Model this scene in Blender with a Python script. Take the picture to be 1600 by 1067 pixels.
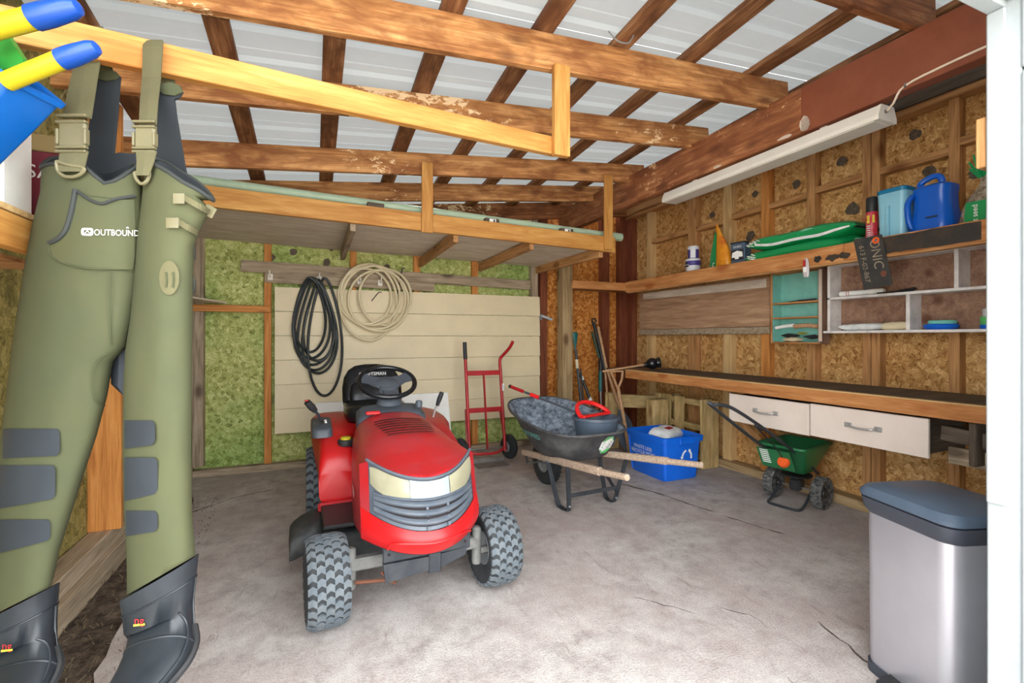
import bpy, math, random
from mathutils import Vector, Matrix, noise
random.seed(7)
for o in list(bpy.data.objects): bpy.data.objects.remove(o, do_unlink=True)
SC = bpy.context.scene
COL = SC.collection
PI = math.pi

# ------------------------------------------------------------------ camera
cd = bpy.data.cameras.new('camera'); cam = bpy.data.objects.new('camera', cd); COL.objects.link(cam)
cd.sensor_width = 36.0; cd.lens = 735.0 / 1600 * 36; cd.clip_start = 0.02; cd.clip_end = 200
cd.shift_y = -6.5 / 1600
cam.location = (0, 0, 1.24); cam.rotation_euler = (PI / 2, 0, -math.radians(22.868))
SC.camera = cam

# ------------------------------------------------------------------ daylight and exposure
SC.view_settings.view_transform = 'Standard'; SC.view_settings.look = 'None'
SC.view_settings.gamma = 1.0; SC.view_settings.use_curve_mapping = False
SC.view_settings.exposure = 3.17
w = bpy.data.worlds.new('overcast_sky'); SC.world = w; w.use_nodes = True
bg = w.node_tree.nodes['Background']
bg.inputs[0].default_value = (0.93, 0.97, 1.0, 1); bg.inputs[1].default_value = 1.0

sd = bpy.data.lights.new('sun', 'SUN'); sd.energy = 5.0; sd.angle = math.radians(3); sd.color = (1.0, 0.97, 0.92)
sun = bpy.data.objects.new('sun', sd); COL.objects.link(sun); sun.rotation_euler = (math.radians(-38), math.radians(14), 0)   # high behind the shed: it lights the yard in front

# ------------------------------------------------------------------ materials
def lin(c):
    return tuple((x / 12.92 if x <= 0.04045 else ((x + 0.055) / 1.055) ** 2.4) for x in c)
def rgb(r, g, b):
    return lin((r / 255, g / 255, b / 255)) + (1,)
class NT:
    def __init__(s, name):
        s.m = bpy.data.materials.new(name); s.m.use_nodes = True
        s.t = s.m.node_tree; s.b = s.t.nodes['Principled BSDF']
    def n(s, kind, **kw):
        d = s.t.nodes.new('ShaderNode' + kind)
        for k, v in kw.items():
            if k.startswith('_'): setattr(d, k[1:], v)
            else: d.inputs[k.replace('_', ' ')].default_value = v
        return d
    def l(s, a, b): s.t.links.new(a, b)
    def ramp(s, fac, stops, interp='LINEAR'):
        r = s.t.nodes.new('ShaderNodeValToRGB'); e = r.color_ramp.elements; r.color_ramp.interpolation = interp
        while len(e) < len(stops): e.new(0.5)
        for i, (p, c) in enumerate(stops): e[i].position = p; e[i].color = c
        s.l(fac, r.inputs[0]); return r.outputs[0]
    def mix(s, fac, a, b, mode='MIX'):
        d = s.t.nodes.new('ShaderNodeMix'); d.data_type = 'RGBA'; d.blend_type = mode
        for k, v in ((0, fac), (6, a), (7, b)):
            if hasattr(v, 'links'): s.l(v, d.inputs[k])
            else: d.inputs[k].default_value = v
        return d.outputs[2]
    def coords(s, scale=(1, 1, 1), rot=(0, 0, 0), rnd=True, src='Object'):
        tc = s.n('TexCoord'); out = tc.outputs[src]
        if rnd:
            oi = s.n('ObjectInfo'); mu = s.n('Math', _operation='MULTIPLY'); s.l(oi.outputs['Random'], mu.inputs[0]); mu.inputs[1].default_value = 37.0
            ad = s.n('VectorMath', _operation='ADD'); s.l(out, ad.inputs[0]); s.l(mu.outputs[0], ad.inputs[1]); out = ad.outputs[0]
        mp = s.n('Mapping'); mp.inputs['Scale'].default_value = scale; mp.inputs['Rotation'].default_value = rot
        s.l(out, mp.inputs[0]); return mp.outputs[0]
    def noise(s, vec, scale=5, detail=3, rough=0.55, dist=0.0):
        d = s.n('TexNoise', Scale=scale, Detail=detail, Roughness=rough, Distortion=dist); s.l(vec, d.inputs['Vector']); return d.outputs['Fac']
    def bump(s, h, strength=0.3, dist=0.01):
        d = s.n('Bump', Strength=strength, Distance=dist); s.l(h, d.inputs['Height']); s.l(d.outputs[0], s.b.inputs['Normal'])
    def out(s, col, rough=0.6, metal=0.0, spec=0.5):
        if hasattr(col, 'links'): s.l(col, s.b.inputs['Base Color'])
        else: s.b.inputs['Base Color'].default_value = col
        if hasattr(rough, 'links'): s.l(rough, s.b.inputs['Roughness'])
        else: s.b.inputs['Roughness'].default_value = rough
        s.b.inputs['Metallic'].default_value = metal
        s.b.inputs['Specular IOR Level'].default_value = spec
        return s.m

def wood(name, dark, mid, light, axis='X', grain=16, stain=None, chips=None, rough=0.7, knots=None):
    t = NT(name); i = 'XYZ'.index(axis)
    sc = [grain] * 3; sc[i] = 1.2
    v = t.coords(tuple(sc)); f = t.noise(v, 2.2, 5, 0.6, 0.6)
    scf = [grain * 5] * 3; scf[i] = 2.5
    ff = t.noise(t.coords(tuple(scf)), 2.0, 3, 0.7)
    mm = t.n('Math', _operation='MULTIPLY_ADD'); t.l(ff, mm.inputs[0]); mm.inputs[1].default_value = 0.55; t.l(f, mm.inputs[2])
    m2 = t.n('Math', _operation='SUBTRACT'); t.l(mm.outputs[0], m2.inputs[0]); m2.inputs[1].default_value = 0.275
    col = t.ramp(m2.outputs[0], [(0.26, dark), (0.5, mid), (0.74, light)])
    sc2 = [5] * 3; sc2[i] = 2.0
    v2 = t.coords(tuple(sc2)); f2 = t.noise(v2, 2.0, 4, 0.6, 0.5)
    if stain:
        m = t.ramp(f2, [(0.42, (0, 0, 0, 1)), (0.66, (1, 1, 1, 1))]); col = t.mix(m, col, stain)
    if knots:
        sc3 = [9] * 3; sc3[i] = 4.0
        vo = t.n('TexVoronoi', Scale=0.62); t.l(t.coords(tuple(sc3)), vo.inputs['Vector'])
        m = t.ramp(vo.outputs['Distance'], [(0.10, (0.85, 0.85, 0.85, 1)), (0.24, (0, 0, 0, 1))]); col = t.mix(m, col, knots)
    if chips:
        sc4 = [16] * 3; sc4[i] = 8
        f4 = t.noise(t.coords(tuple(sc4)), 1.5, 5, 0.75)
        f5 = t.noise(t.coords((1.1, 1.1, 1.1)), 1.0, 1)
        mu = t.n('Math', _operation='MULTIPLY'); t.l(f4, mu.inputs[0]); t.l(f5, mu.inputs[1])
        m = t.ramp(mu.outputs[0], [(0.362, (0, 0, 0, 1)), (0.385, (1, 1, 1, 1))]); col = t.mix(m, col, chips)
    t.bump(m2.outputs[0], 0.35, 0.004)
    return t.out(col, rough, 0, 0.3)

def osb(name, axis, cols, patch=None, mould=None):
    t = NT(name)
    v = t.coords((1, 1, 1)); vo = t.n('TexVoronoi', Scale=30.0); t.l(v, vo.inputs['Vector'])
    sep = t.n('SeparateColor'); t.l(vo.outputs['Color'], sep.inputs[0])
    an = t.n('Math', _operation='MULTIPLY'); t.l(sep.outputs[0], an.inputs[0]); an.inputs[1].default_value = 3.1416
    vr = t.n('VectorRotate'); vr.rotation_type = 'AXIS_ANGLE'; vr.inputs['Axis'].default_value = axis
    t.l(v, vr.inputs['Vector']); t.l(an.outputs[0], vr.inputs['Angle'])
    mp = t.n('Mapping'); mp.inputs['Scale'].default_value = (26, 120, 120) if axis[0] == 0 else (120, 26, 120)
    t.l(vr.outputs[0], mp.inputs[0])
    f = t.noise(mp.outputs[0], 1.0, 3, 0.6)
    mul = t.n('Math', _operation='MULTIPLY_ADD'); t.l(sep.outputs[1], mul.inputs[0]); mul.inputs[1].default_value = 0.26; mul.inputs[2].default_value = -0.13
    ad = t.n('Math', _operation='ADD'); t.l(f, ad.inputs[0]); t.l(mul.outputs[0], ad.inputs[1])
    col = t.ramp(ad.outputs[0], [(0.25, cols[0]), (0.42, cols[1]), (0.58, cols[2]), (0.78, cols[3])])
    if patch:
        fp = t.noise(t.coords((1, 1, 1)), 1.3, 3, 0.6)
        m = t.ramp(fp, [(0.35, (0, 0, 0, 1)), (0.65, (0.75, 0.75, 0.75, 1))]); col = t.mix(m, col, patch, 'MULTIPLY')
    if mould:
        fm = t.noise(t.coords((1, 1, 1)), 2.6, 4, 0.65)
        m = t.ramp(fm, [(0.62, (0, 0, 0, 1)), (0.72, (0.8, 0.8, 0.8, 1))]); col = t.mix(m, col, mould)
    t.bump(ad.outputs[0], 0.5, 0.006)
    return t.out(col, 0.75, 0, 0.25)

def plain(name, c, rough=0.5, metal=0.0, dirt=None, amt=0.5, scale=6, spec=0.5, bump=0.0):
    t = NT(name); v = t.coords((1, 1, 1)); f = t.noise(v, scale, 5, 0.65)
    if dirt:
        m = t.ramp(f, [(0.42, (0, 0, 0, 1)), (0.72, (amt, amt, amt, 1))]); col = t.mix(m, c, dirt)
    else:
        c2 = tuple(x * 0.86 for x in c[:3]) + (1,); col = t.ramp(f, [(0.3, c2), (0.7, c)])
    r = t.n('MapRange'); t.l(f, r.inputs[0]); r.inputs[3].default_value = max(0.02, rough - 0.08); r.inputs[4].default_value = min(1, rough + 0.1)
    if bump: t.bump(t.noise(v, scale * 6, 3), bump, 0.003)
    return t.out(col, r.outputs[0], metal, spec)

M = {}
M['rafter'] = wood('stained_rafter_wood', rgb(126, 78, 42), rgb(192, 134, 80), rgb(224, 174, 116), stain=rgb(138, 86, 48), knots=rgb(96, 56, 30), chips=rgb(240, 208, 164))
M['rafter_dark'] = wood('dark_stained_rafter_wood', rgb(100, 56, 30), rgb(148, 92, 54), rgb(188, 130, 84), stain=rgb(104, 60, 34), knots=rgb(94, 48, 22), chips=rgb(240, 212, 165))
M['beam'] = wood('mottled_beam_wood', rgb(118, 68, 40), rgb(158, 100, 62), rgb(192, 136, 92), stain=rgb(122, 72, 44), knots=rgb(98, 56, 34), chips=rgb(220, 176, 130))
M['brown_paint'] = plain('brown_paint', rgb(126, 66, 40), 0.55, dirt=rgb(150, 86, 58), amt=0.5)
M['batten'] = wood('dark_batten_wood', rgb(98, 62, 38), rgb(140, 96, 62), rgb(178, 132, 90), stain=rgb(100, 64, 40), knots=rgb(86, 50, 28))
M['yellow'] = wood('pale_yellow_pine', rgb(162, 106, 48), rgb(186, 132, 66), rgb(204, 156, 88), grain=10, knots=rgb(170, 104, 42), rough=0.6)
M['stud'] = wood('tan_stud_wood', rgb(136, 94, 56), rgb(176, 128, 80), rgb(200, 152, 102), knots=rgb(112, 66, 32))
M['stud_orange'] = wood('orange_stud_wood', rgb(160, 98, 44), rgb(194, 128, 64), rgb(212, 150, 84), knots=rgb(130, 72, 28))
M['stud_pale'] = wood('pale_stud_wood', rgb(168, 132, 84), rgb(200, 164, 112), rgb(216, 186, 136), knots=rgb(140, 96, 56))
M['bench'] = wood('orange_bench_wood', rgb(150, 94, 50), rgb(182, 122, 70), rgb(202, 148, 94), grain=9, knots=rgb(150, 82, 34))
M['redbrown'] = wood('red_brown_stud_wood', rgb(84, 40, 24), rgb(118, 62, 38), rgb(138, 78, 50))
M['grey'] = wood('weathered_grey_wood', rgb(114, 100, 84), rgb(158, 140, 116), rgb(184, 166, 142), knots=rgb(80, 66, 52))
M['darkgrey'] = wood('dark_grey_wood', rgb(62, 52, 44), rgb(88, 76, 64), rgb(112, 98, 84))
M['ply'] = wood('grey_plywood', rgb(190, 176, 158), rgb(220, 208, 192), rgb(234, 224, 210), grain=9, stain=rgb(204, 190, 172))
M['treated'] = wood('pressure_treated_wood', rgb(150, 118, 70), rgb(186, 156, 106), rgb(206, 182, 134), knots=rgb(116, 84, 46), stain=rgb(152, 130, 82))
M['treated_dull'] = wood('dull_post_wood', rgb(124, 98, 66), rgb(164, 138, 100), rgb(186, 160, 120), knots=rgb(96, 66, 40))
M['handle_wood'] = wood('worn_handle_wood', rgb(148, 124, 102), rgb(184, 160, 138), rgb(208, 188, 168), grain=30)
M['tool_wood'] = wood('tool_handle_wood', rgb(150, 108, 72), rgb(184, 142, 104), rgb(200, 164, 128), grain=30)
M['board_tan'] = wood('tan_particle_board', rgb(138, 104, 78), rgb(172, 136, 106), rgb(194, 160, 128), grain=14)
M['cubby_back'] = wood('brown_board_wood', rgb(112, 82, 66), rgb(142, 108, 88), rgb(166, 132, 108), grain=8, knots=rgb(92, 54, 38))
M['osb_right'] = osb('tan_osb', (1, 0, 0), [rgb(128, 88, 46), rgb(182, 138, 82), rgb(208, 166, 108), rgb(236, 202, 150)], patch=rgb(225, 205, 180))
M['osb_orange'] = osb('orange_osb', (0, 1, 0), [rgb(120, 62, 18), rgb(186, 112, 44), rgb(216, 148, 72), rgb(238, 188, 116)], patch=rgb(225, 205, 185))
M['osb_green'] = osb('green_osb', (0, 1, 0), [rgb(110, 116, 58), rgb(164, 168, 94), rgb(188, 192, 122), rgb(222, 220, 162)], patch=rgb(186, 222, 190), mould=rgb(116, 124, 78))
M['osb_left'] = osb('dull_green_osb', (1, 0, 0), [rgb(84, 76, 36), rgb(120, 110, 58), rgb(142, 130, 74), rgb(168, 152, 98)], mould=rgb(60, 62, 28))
M['siding'] = plain('cream_siding', rgb(222, 206, 168), 0.5, dirt=rgb(204, 190, 158), amt=0.6, scale=2.5)
def translucent_sheet(name, c, amt):
    m = plain(name, c, 0.42, 0.0, dirt=tuple(x * .84 for x in c[:3]) + (1,), amt=0.5, scale=3, spec=0.4); nt = m.node_tree
    tr = nt.nodes.new('ShaderNodeBsdfTranslucent'); tr.inputs[0].default_value = (.86, .92, .94, 1); mx = nt.nodes.new('ShaderNodeMixShader'); mx.inputs[0].default_value = amt
    out = nt.nodes['Material Output']; nt.links.new(nt.nodes['Principled BSDF'].outputs[0], mx.inputs[1]); nt.links.new(tr.outputs[0], mx.inputs[2]); nt.links.new(mx.outputs[0], out.inputs[0]); return m
M['roof'] = translucent_sheet('pale_roof_sheet', rgb(150, 153, 152), 0.020)  # metal sheets given slight translucency, added to brighten ceiling and interior evenly
M['white'] = plain('white_paint', rgb(172, 178, 178), 0.5, dirt=rgb(160, 167, 168), amt=0.5)
M['white_trim'] = plain('white_trim_paint', rgb(158, 165, 167), 0.45)
M['cubby_white'] = plain('worn_white_paint', rgb(232, 228, 224), 0.6, dirt=rgb(190, 182, 176), amt=0.8, scale=12)
M['drawer'] = plain('blush_white_paint', rgb(226, 212, 200), 0.5, dirt=rgb(208, 192, 178), amt=0.5, scale=4)
M['teal'] = plain('teal_paint', rgb(126, 190, 176), 0.5, dirt=rgb(98, 160, 148), amt=0.6, scale=8)
M['fixture'] = plain('off_white_enamel', rgb(226, 220, 208), 0.45, dirt=rgb(206, 198, 184), amt=0.6, scale=4)
M['red'] = plain('red_body_plastic', rgb(172, 24, 32), 0.34, dirt=rgb(148, 58, 64), amt=0.75, scale=4)
M['red_bright'] = plain('bright_red_plastic', rgb(228, 34, 34), 0.35)
M['red_paint'] = plain('red_enamel', rgb(176, 24, 30), 0.4, dirt=rgb(120, 26, 28), amt=0.6, scale=10)
M['black'] = plain('black_plastic', rgb(30, 31, 33), 0.5, dirt=rgb(58, 58, 58), amt=0.5)
M['black_gloss'] = plain('black_vinyl', rgb(20, 22, 26), 0.28)
M['black_metal'] = plain('black_metal', rgb(38, 42, 48), 0.5, dirt=rgb(72, 74, 76), amt=0.5, scale=12)
M['dark_slot'] = plain('dark_slot', rgb(26, 12, 12), 0.8)
M['grille'] = plain('grey_grille_plastic', rgb(76, 84, 94), 0.45, dirt=rgb(104, 108, 112), amt=0.6, scale=9)
M['rubber'] = plain('dusty_rubber', rgb(36, 39, 42), 0.8, dirt=rgb(60, 62, 62), amt=0.7, scale=14)
M['tread'] = plain('worn_tread_rubber', rgb(84, 92, 98), 0.75, dirt=rgb(108, 112, 112), amt=0.7, scale=20)
M['lens'] = plain('cloudy_headlight_lens', rgb(150, 146, 122), 0.22, dirt=rgb(130, 124, 98), amt=0.6, scale=7)
M['lens_mid'] = plain('clear_centre_lens', rgb(146, 154, 154), 0.2)
M['metal'] = plain('dull_steel', rgb(150, 146, 140), 0.4, 0.8, dirt=rgb(110, 96, 84), amt=0.6, scale=12)
M['chrome'] = plain('worn_chrome', rgb(186, 184, 180), 0.35, 0.45)
M['rust'] = plain('rusty_linkage', rgb(110, 66, 46), 0.8)
M['axle'] = plain('grey_axle_casting', rgb(128, 128, 124), 0.65, 0.3, dirt=rgb(90, 84, 78), amt=0.7, scale=14)
M['deck'] = plain('dusty_black_deck', rgb(34, 37, 40), 0.65, dirt=rgb(78, 76, 68), amt=0.6, scale=14)
M['dash'] = plain('grey_dash_plastic', rgb(70, 76, 84), 0.5)
M['yellow_plastic'] = plain('yellow_plastic', rgb(188, 172, 30), 0.4)
M['toy_blue'] = plain('cobalt_plastic', rgb(20, 70, 158), 0.3)
M['tub_blue'] = plain('sky_blue_plastic', rgb(8, 92, 176), 0.4)
M['toy_green'] = plain('bright_green_plastic', rgb(50, 150, 58), 0.4)
M['bin_blue'] = plain('blue_bin_plastic', rgb(10, 104, 222), 0.42)
M['tank_red'] = plain('clean_red_plastic', rgb(186, 18, 22), 0.38)
M['neo'] = plain('olive_neoprene', rgb(76, 78, 54), 0.8, dirt=rgb(66, 72, 54), amt=0.7, scale=3.0, spec=0.2, bump=0.15)
M['neo_dark'] = plain('dark_olive_seam', rgb(66, 72, 46), 0.85)
M['neo_in'] = plain('charcoal_neoprene', rgb(50, 54, 58), 0.85, spec=0.2)
M['pad'] = plain('slate_knee_pad', rgb(34, 40, 47), 0.75, dirt=rgb(46, 53, 60), amt=0.6, scale=5)
M['piping'] = plain('charcoal_piping', rgb(44, 48, 46), 0.8)
M['webbing'] = plain('olive_webbing', rgb(92, 88, 60), 0.85, scale=40, bump=0.4)
M['buckle'] = plain('khaki_buckle', rgb(108, 102, 74), 0.5)
M['boot'] = plain('dark_rubber_boot', rgb(30, 35, 40), 0.40, dirt=rgb(56, 63, 70), amt=0.55, scale=5)
M['print_white'] = plain('white_print', rgb(242, 242, 236), 0.6)
M['print_red'] = plain('red_print', rgb(176, 36, 40), 0.6)
M['print_yellow'] = plain('yellow_print', rgb(222, 204, 60), 0.6)
M['print_dark'] = plain('dark_print', rgb(40, 44, 46), 0.6)
M['tray'] = plain('black_poly_tray', rgb(58, 58, 60), 0.55, dirt=rgb(112, 110, 108), amt=0.6, scale=7)
def speckle(name, a, b, sc):
    t = NT(name); f = t.noise(t.coords((1, 1, 1)), sc, 6, 0.85)
    col = t.ramp(f, [(0.40, a), (0.52, tuple((x + y) / 2 for x, y in zip(a, b))), (0.62, b)]); t.bump(f, 0.6, 0.01)
    return t.out(col, 0.85, 0, 0.2)
M['tray_in'] = speckle('cement_splashed_plastic', rgb(70, 78, 88), rgb(158, 170, 184), 16)
M['bucket'] = plain('blue_grey_plastic', rgb(84, 96, 110), 0.45)
M['galv'] = plain('galvanised_steel', rgb(150, 154, 156), 0.5, 0.4)
M['spreader_green'] = plain('green_hopper_plastic', rgb(28, 108, 62), 0.4, dirt=rgb(60, 126, 84), amt=0.5)
M['orange'] = plain('orange_knob_plastic', rgb(240, 94, 34), 0.4)
M['wheel_dusty'] = speckle('dusty_plastic_wheel', rgb(44, 46, 48), rgb(132, 130, 126), 30)
M['can_steel'] = plain('brushed_steel', rgb(206, 206, 214), 0.34, 0.8, scale=2)
M['can_lid'] = plain('slate_lid_plastic', rgb(66, 80, 96), 0.42, dirt=rgb(82, 96, 112), amt=0.5)
M['can_band'] = plain('dark_slate_plastic', rgb(56, 60, 70), 0.45)
M['bag_green'] = plain('green_soil_bag', rgb(16, 146, 80), 0.35, scale=5)
M['bag_white'] = plain('white_bag_print', rgb(226, 228, 226), 0.4, dirt=rgb(170, 174, 172), amt=0.6, scale=18)
M['bag_orange'] = plain('orange_foil_bag', rgb(226, 150, 34), 0.35, dirt=rgb(186, 70, 24), amt=0.8, scale=9)
M['purple'] = plain('purple_label', rgb(66, 54, 128), 0.5)
M['label_black'] = plain('black_print_label', rgb(40, 40, 44), 0.6)
M['tub_white'] = plain('white_tub', rgb(214, 214, 218), 0.4)
M['tin'] = plain('blue_grey_tin', rgb(72, 92, 112), 0.5)
M['spray_red'] = plain('red_spray_label', rgb(186, 32, 52), 0.35, dirt=rgb(206, 120, 120), amt=0.6, scale=30)
M['jug'] = plain('pale_blue_translucent_plastic', rgb(140, 196, 214), 0.35, dirt=rgb(110, 170, 194), amt=0.5)
M['jug_lid'] = plain('teal_lid', rgb(20, 120, 160), 0.4)
M['jerry'] = plain('deep_blue_plastic', rgb(8, 92, 196), 0.3)
M['seed'] = speckle('clear_seed_bag', rgb(110, 92, 72), rgb(190, 176, 156), 34)
M['sign_black'] = plain('black_sign_paint', rgb(42, 42, 42), 0.55, dirt=rgb(70, 64, 56), amt=0.7, scale=9)
M['sign_text'] = plain('faded_sign_letters', rgb(150, 138, 116), 0.6, dirt=rgb(90, 80, 66), amt=0.8, scale=20)
M['black_paint'] = plain('peeling_black_paint', rgb(40, 36, 32), 0.6, dirt=rgb(92, 70, 46), amt=0.5, scale=8)
M['glass'] = plain('clear_plastic_clip', rgb(196, 186, 186), 0.2)
M['hose_black'] = plain('black_hose', rgb(44, 50, 50), 0.5)
M['hose_cream'] = plain('cream_hose', rgb(222, 208, 172), 0.5)
M['pipe'] = plain('pale_green_pipe', rgb(168, 188, 160), 0.45, dirt=rgb(138, 158, 132), amt=0.6)
M['cable'] = plain('white_cable', rgb(236, 218, 196), 0.5)
M['tape'] = plain('plaster_patch', rgb(208, 190, 172), 0.7)
M['litter'] = plain('dry_litter', rgb(96, 80, 58), 0.9)
M['soil'] = speckle('dry_soil', rgb(48, 40, 34), rgb(108, 94, 80), 18)
M['mint'] = plain('mint_plastic', rgb(120, 206, 190), 0.4)
M['lime'] = plain('lime_plastic', rgb(96, 196, 110), 0.4)
M['card'] = plain('maroon_card', rgb(112, 30, 48), 0.6)
M['card_tan'] = plain('tan_card', rgb(150, 128, 84), 0.7)
M['stone'] = speckle('pale_stone', rgb(160, 140, 118), rgb(214, 200, 182), 10)
M['tool_black'] = plain('black_tool_grip', rgb(28, 28, 30), 0.5)
M['tool_teal'] = plain('dark_teal_grip', rgb(18, 96, 92), 0.45)
M['tool_green'] = plain('dark_green_tool_shaft', rgb(28, 62, 44), 0.5)

def concrete(name):
    t = NT(name); v = t.coords((1, 1, 1), rnd=False)
    a = t.noise(v, 1.1, 4, 0.6, 0.5); b = t.noise(v, 7, 6, 0.75); c = t.noise(v, 60, 3, 0.7); d = t.noise(v, 2.3, 5, 0.7, 1.2)
    col = t.ramp(b, [(0.3, rgb(146, 136, 131)), (0.5, rgb(178, 170, 165)), (0.7, rgb(198, 193, 188))])
    m = t.ramp(a, [(0.42, (0, 0, 0, 1)), (0.66, (0.75, 0.75, 0.75, 1))]); col = t.mix(m, col, rgb(168, 152, 147))
    m = t.ramp(d, [(0.56, (0, 0, 0, 1)), (0.74, (0.6, 0.6, 0.6, 1))]); col = t.mix(m, col, rgb(206, 202, 197))
    m = t.ramp(c, [(0.24, (0.6, 0.6, 0.6, 1)), (0.38, (0, 0, 0, 1))]); col = t.mix(m, col, rgb(120, 108, 98))
    f = t.noise(v, 26, 6, 0.8); m = t.ramp(f, [(0.66, (0, 0, 0, 1)), (0.75, (0.6, 0.6, 0.6, 1))]); col = t.mix(m, col, rgb(142, 128, 116))
    st = t.noise(t.coords((9, 2.2, 1), (0, 0, .5), rnd=False), 1.6, 6, 0.8, .8); m = t.ramp(st, [(0.58, (0, 0, 0, 1)), (0.70, (0.7, 0.7, 0.7, 1))]); col = t.mix(m, col, rgb(132, 117, 108))
    gr = t.noise(v, 130, 2, 0.8); m = t.ramp(gr, [(0.30, (0.72, 0.70, 0.68, 1)), (0.5, (1, 1, 1, 1)), (0.72, (1.12, 1.12, 1.12, 1))]); col = t.mix(1.0, col, m, 'MULTIPLY')
    ba = t.n('Math', _operation='ADD'); t.l(b, ba.inputs[0]); t.l(gr, ba.inputs[1])
    t.bump(ba.outputs[0], 0.5, 0.012)
    return t.out(col, 0.85, 0, 0.25)
M['concrete'] = concrete('worn_concrete')
M['crack'] = plain('dark_crack', rgb(74, 64, 56), 0.95)
M['gravel'] = speckle('pale_gravel', rgb(150, 144, 136), rgb(206, 202, 196), 30)

# ------------------------------------------------------------------ mesh helpers
class MB:
    def __init__(s): s.v = []; s.f = []
    def add(s, vs, fs):
        o = len(s.v); s.v += [tuple(p) for p in vs]; s.f += [tuple(i + o for i in q) for q in fs]; return s
    def box(s, c, size, rot=None, ch=0.0):
        hx, hy, hz = (x / 2 for x in size); ch = min(ch, hx * .6, hy * .6, hz * .6)
        if ch <= 0:
            vs = [Vector((x, y, z)) for x in (-hx, hx) for y in (-hy, hy) for z in (-hz, hz)]
            fs = [(0, 1, 3, 2), (4, 6, 7, 5), (0, 4, 5, 1), (2, 3, 7, 6), (0, 2, 6, 4), (1, 5, 7, 3)]
        else:
            vs = []; idx = {}
            for x in (-1, 1):
                for y in (-1, 1):
                    for z in (-1, 1):
                        for a in range(3):
                            p = [x * hx, y * hy, z * hz]
                            for b in range(3):
                                if b != a: p[b] -= (x, y, z)[b] * ch
                            idx[(x, y, z, a)] = len(vs); vs.append(Vector(p))
            fs = []
            for a in range(3):
                b, c_ = [(1, 2), (2, 0), (0, 1)][a]
                for sg in (-1, 1):
                    q = []
                    for (m, n) in ((-1, -1), (1, -1), (1, 1), (-1, 1)):
                        k = [0, 0, 0]; k[a] = sg; k[b] = m; k[c_] = n; q.append(idx[(*k, a)])
                    fs.append(tuple(q if sg > 0 else q[::-1]))
                for m in (-1, 1):
                    for n in (-1, 1):
                        k1 = [0, 0, 0]; k1[a] = -1; k1[b] = m; k1[c_] = n; k2 = list(k1); k2[a] = 1
                        q = [idx[(*k1, b)], idx[(*k2, b)], idx[(*k2, c_)], idx[(*k1, c_)]]
                        fs.append(tuple(q if m * n > 0 else q[::-1]))
            for x in (-1, 1):
                for y in (-1, 1):
                    for z in (-1, 1):
                        q = [idx[(x, y, z, 0)], idx[(x, y, z, 1)], idx[(x, y, z, 2)]]
                        fs.append(tuple(q if x * y * z > 0 else q[::-1]))
        c = Vector(c)
        return s.add([(rot @ p if rot else p) + c for p in vs], fs)
    def bx(s, x0, x1, y0, y1, z0, z1, ch=0.0):
        return s.box(((x0 + x1) / 2, (y0 + y1) / 2, (z0 + z1) / 2), (abs(x1 - x0), abs(y1 - y0), abs(z1 - z0)), None, ch)
    def bar(s, p0, p1, w, hh, up=(0, 0, 1), ch=0.0):
        p0, p1 = Vector(p0), Vector(p1); R = frame(p1 - p0, up)
        return s.box((p0 + p1) / 2, ((p1 - p0).length, w, hh), R, ch)
    def tube(s, pts, r, n=8, closed=False, cap=True):
        pts = [Vector(p) for p in pts]; N = len(pts)
        rs = r if isinstance(r, (list, tuple)) else [r] * N
        tn = []
        for i in range(N):
            a = pts[i - 1] if (i or closed) else pts[0]; b = pts[(i + 1) % N] if (i < N - 1 or closed) else pts[-1]
            tn.append((b - a).normalized() if (b - a).length > 1e-9 else Vector((0, 0, 1)))
        u = tn[0].orthogonal().normalized(); rings = []
        for i in range(N):
            u = (u - tn[i] * u.dot(tn[i])).normalized(); w_ = tn[i].cross(u)
            rings.append([pts[i] + (u * math.cos(2 * PI * k / n) + w_ * math.sin(2 * PI * k / n)) * rs[i] for k in range(n)])
        return s.loft(rings, cap, cap, loop=closed)
    def loft(s, rings, cap0=True, cap1=True, loop=False, open_ring=False):
        n = len(rings[0]); vs = [p for r in rings for p in r]; fs = []
        m = len(rings); rng = range(m if loop else m - 1)
        for i in rng:
            j = (i + 1) % m
            for k in range(n - 1 if open_ring else n):
                k2 = (k + 1) % n; fs.append((i * n + k, i * n + k2, j * n + k2, j * n + k))
        if not loop and not open_ring:
            if cap0: fs.append(tuple(range(n))[::-1])
            if cap1: fs.append(tuple((m - 1) * n + k for k in range(n)))
        return s.add(vs, fs)
    def lathe(s, prof, n=24, o=(0, 0, 0), axis='Z', cap0=False, cap1=False):
        o = Vector(o); rings = []
        for (r, z) in prof:
            ring = []
            for k in range(n):
                a = 2 * PI * k / n; x, y = r * math.cos(a), r * math.sin(a)
                ring.append(o + Vector({'Z': (x, y, z), 'Y': (x, z, -y), 'X': (z, x, y)}[axis]))
            rings.append(ring)
        return s.loft(rings, cap0, cap1)
    def prism(s, poly, t, mat=None):
        n = len(poly); vs = [Vector((x, y, 0)) for x, y in poly] + [Vector((x, y, t)) for x, y in poly]
        fs = [tuple(range(n))[::-1], tuple(range(n, 2 * n))] + [(i, (i + 1) % n, n + (i + 1) % n, n + i) for i in range(n)]
        return s.add([mat @ p if mat else p for p in vs], fs)
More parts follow.
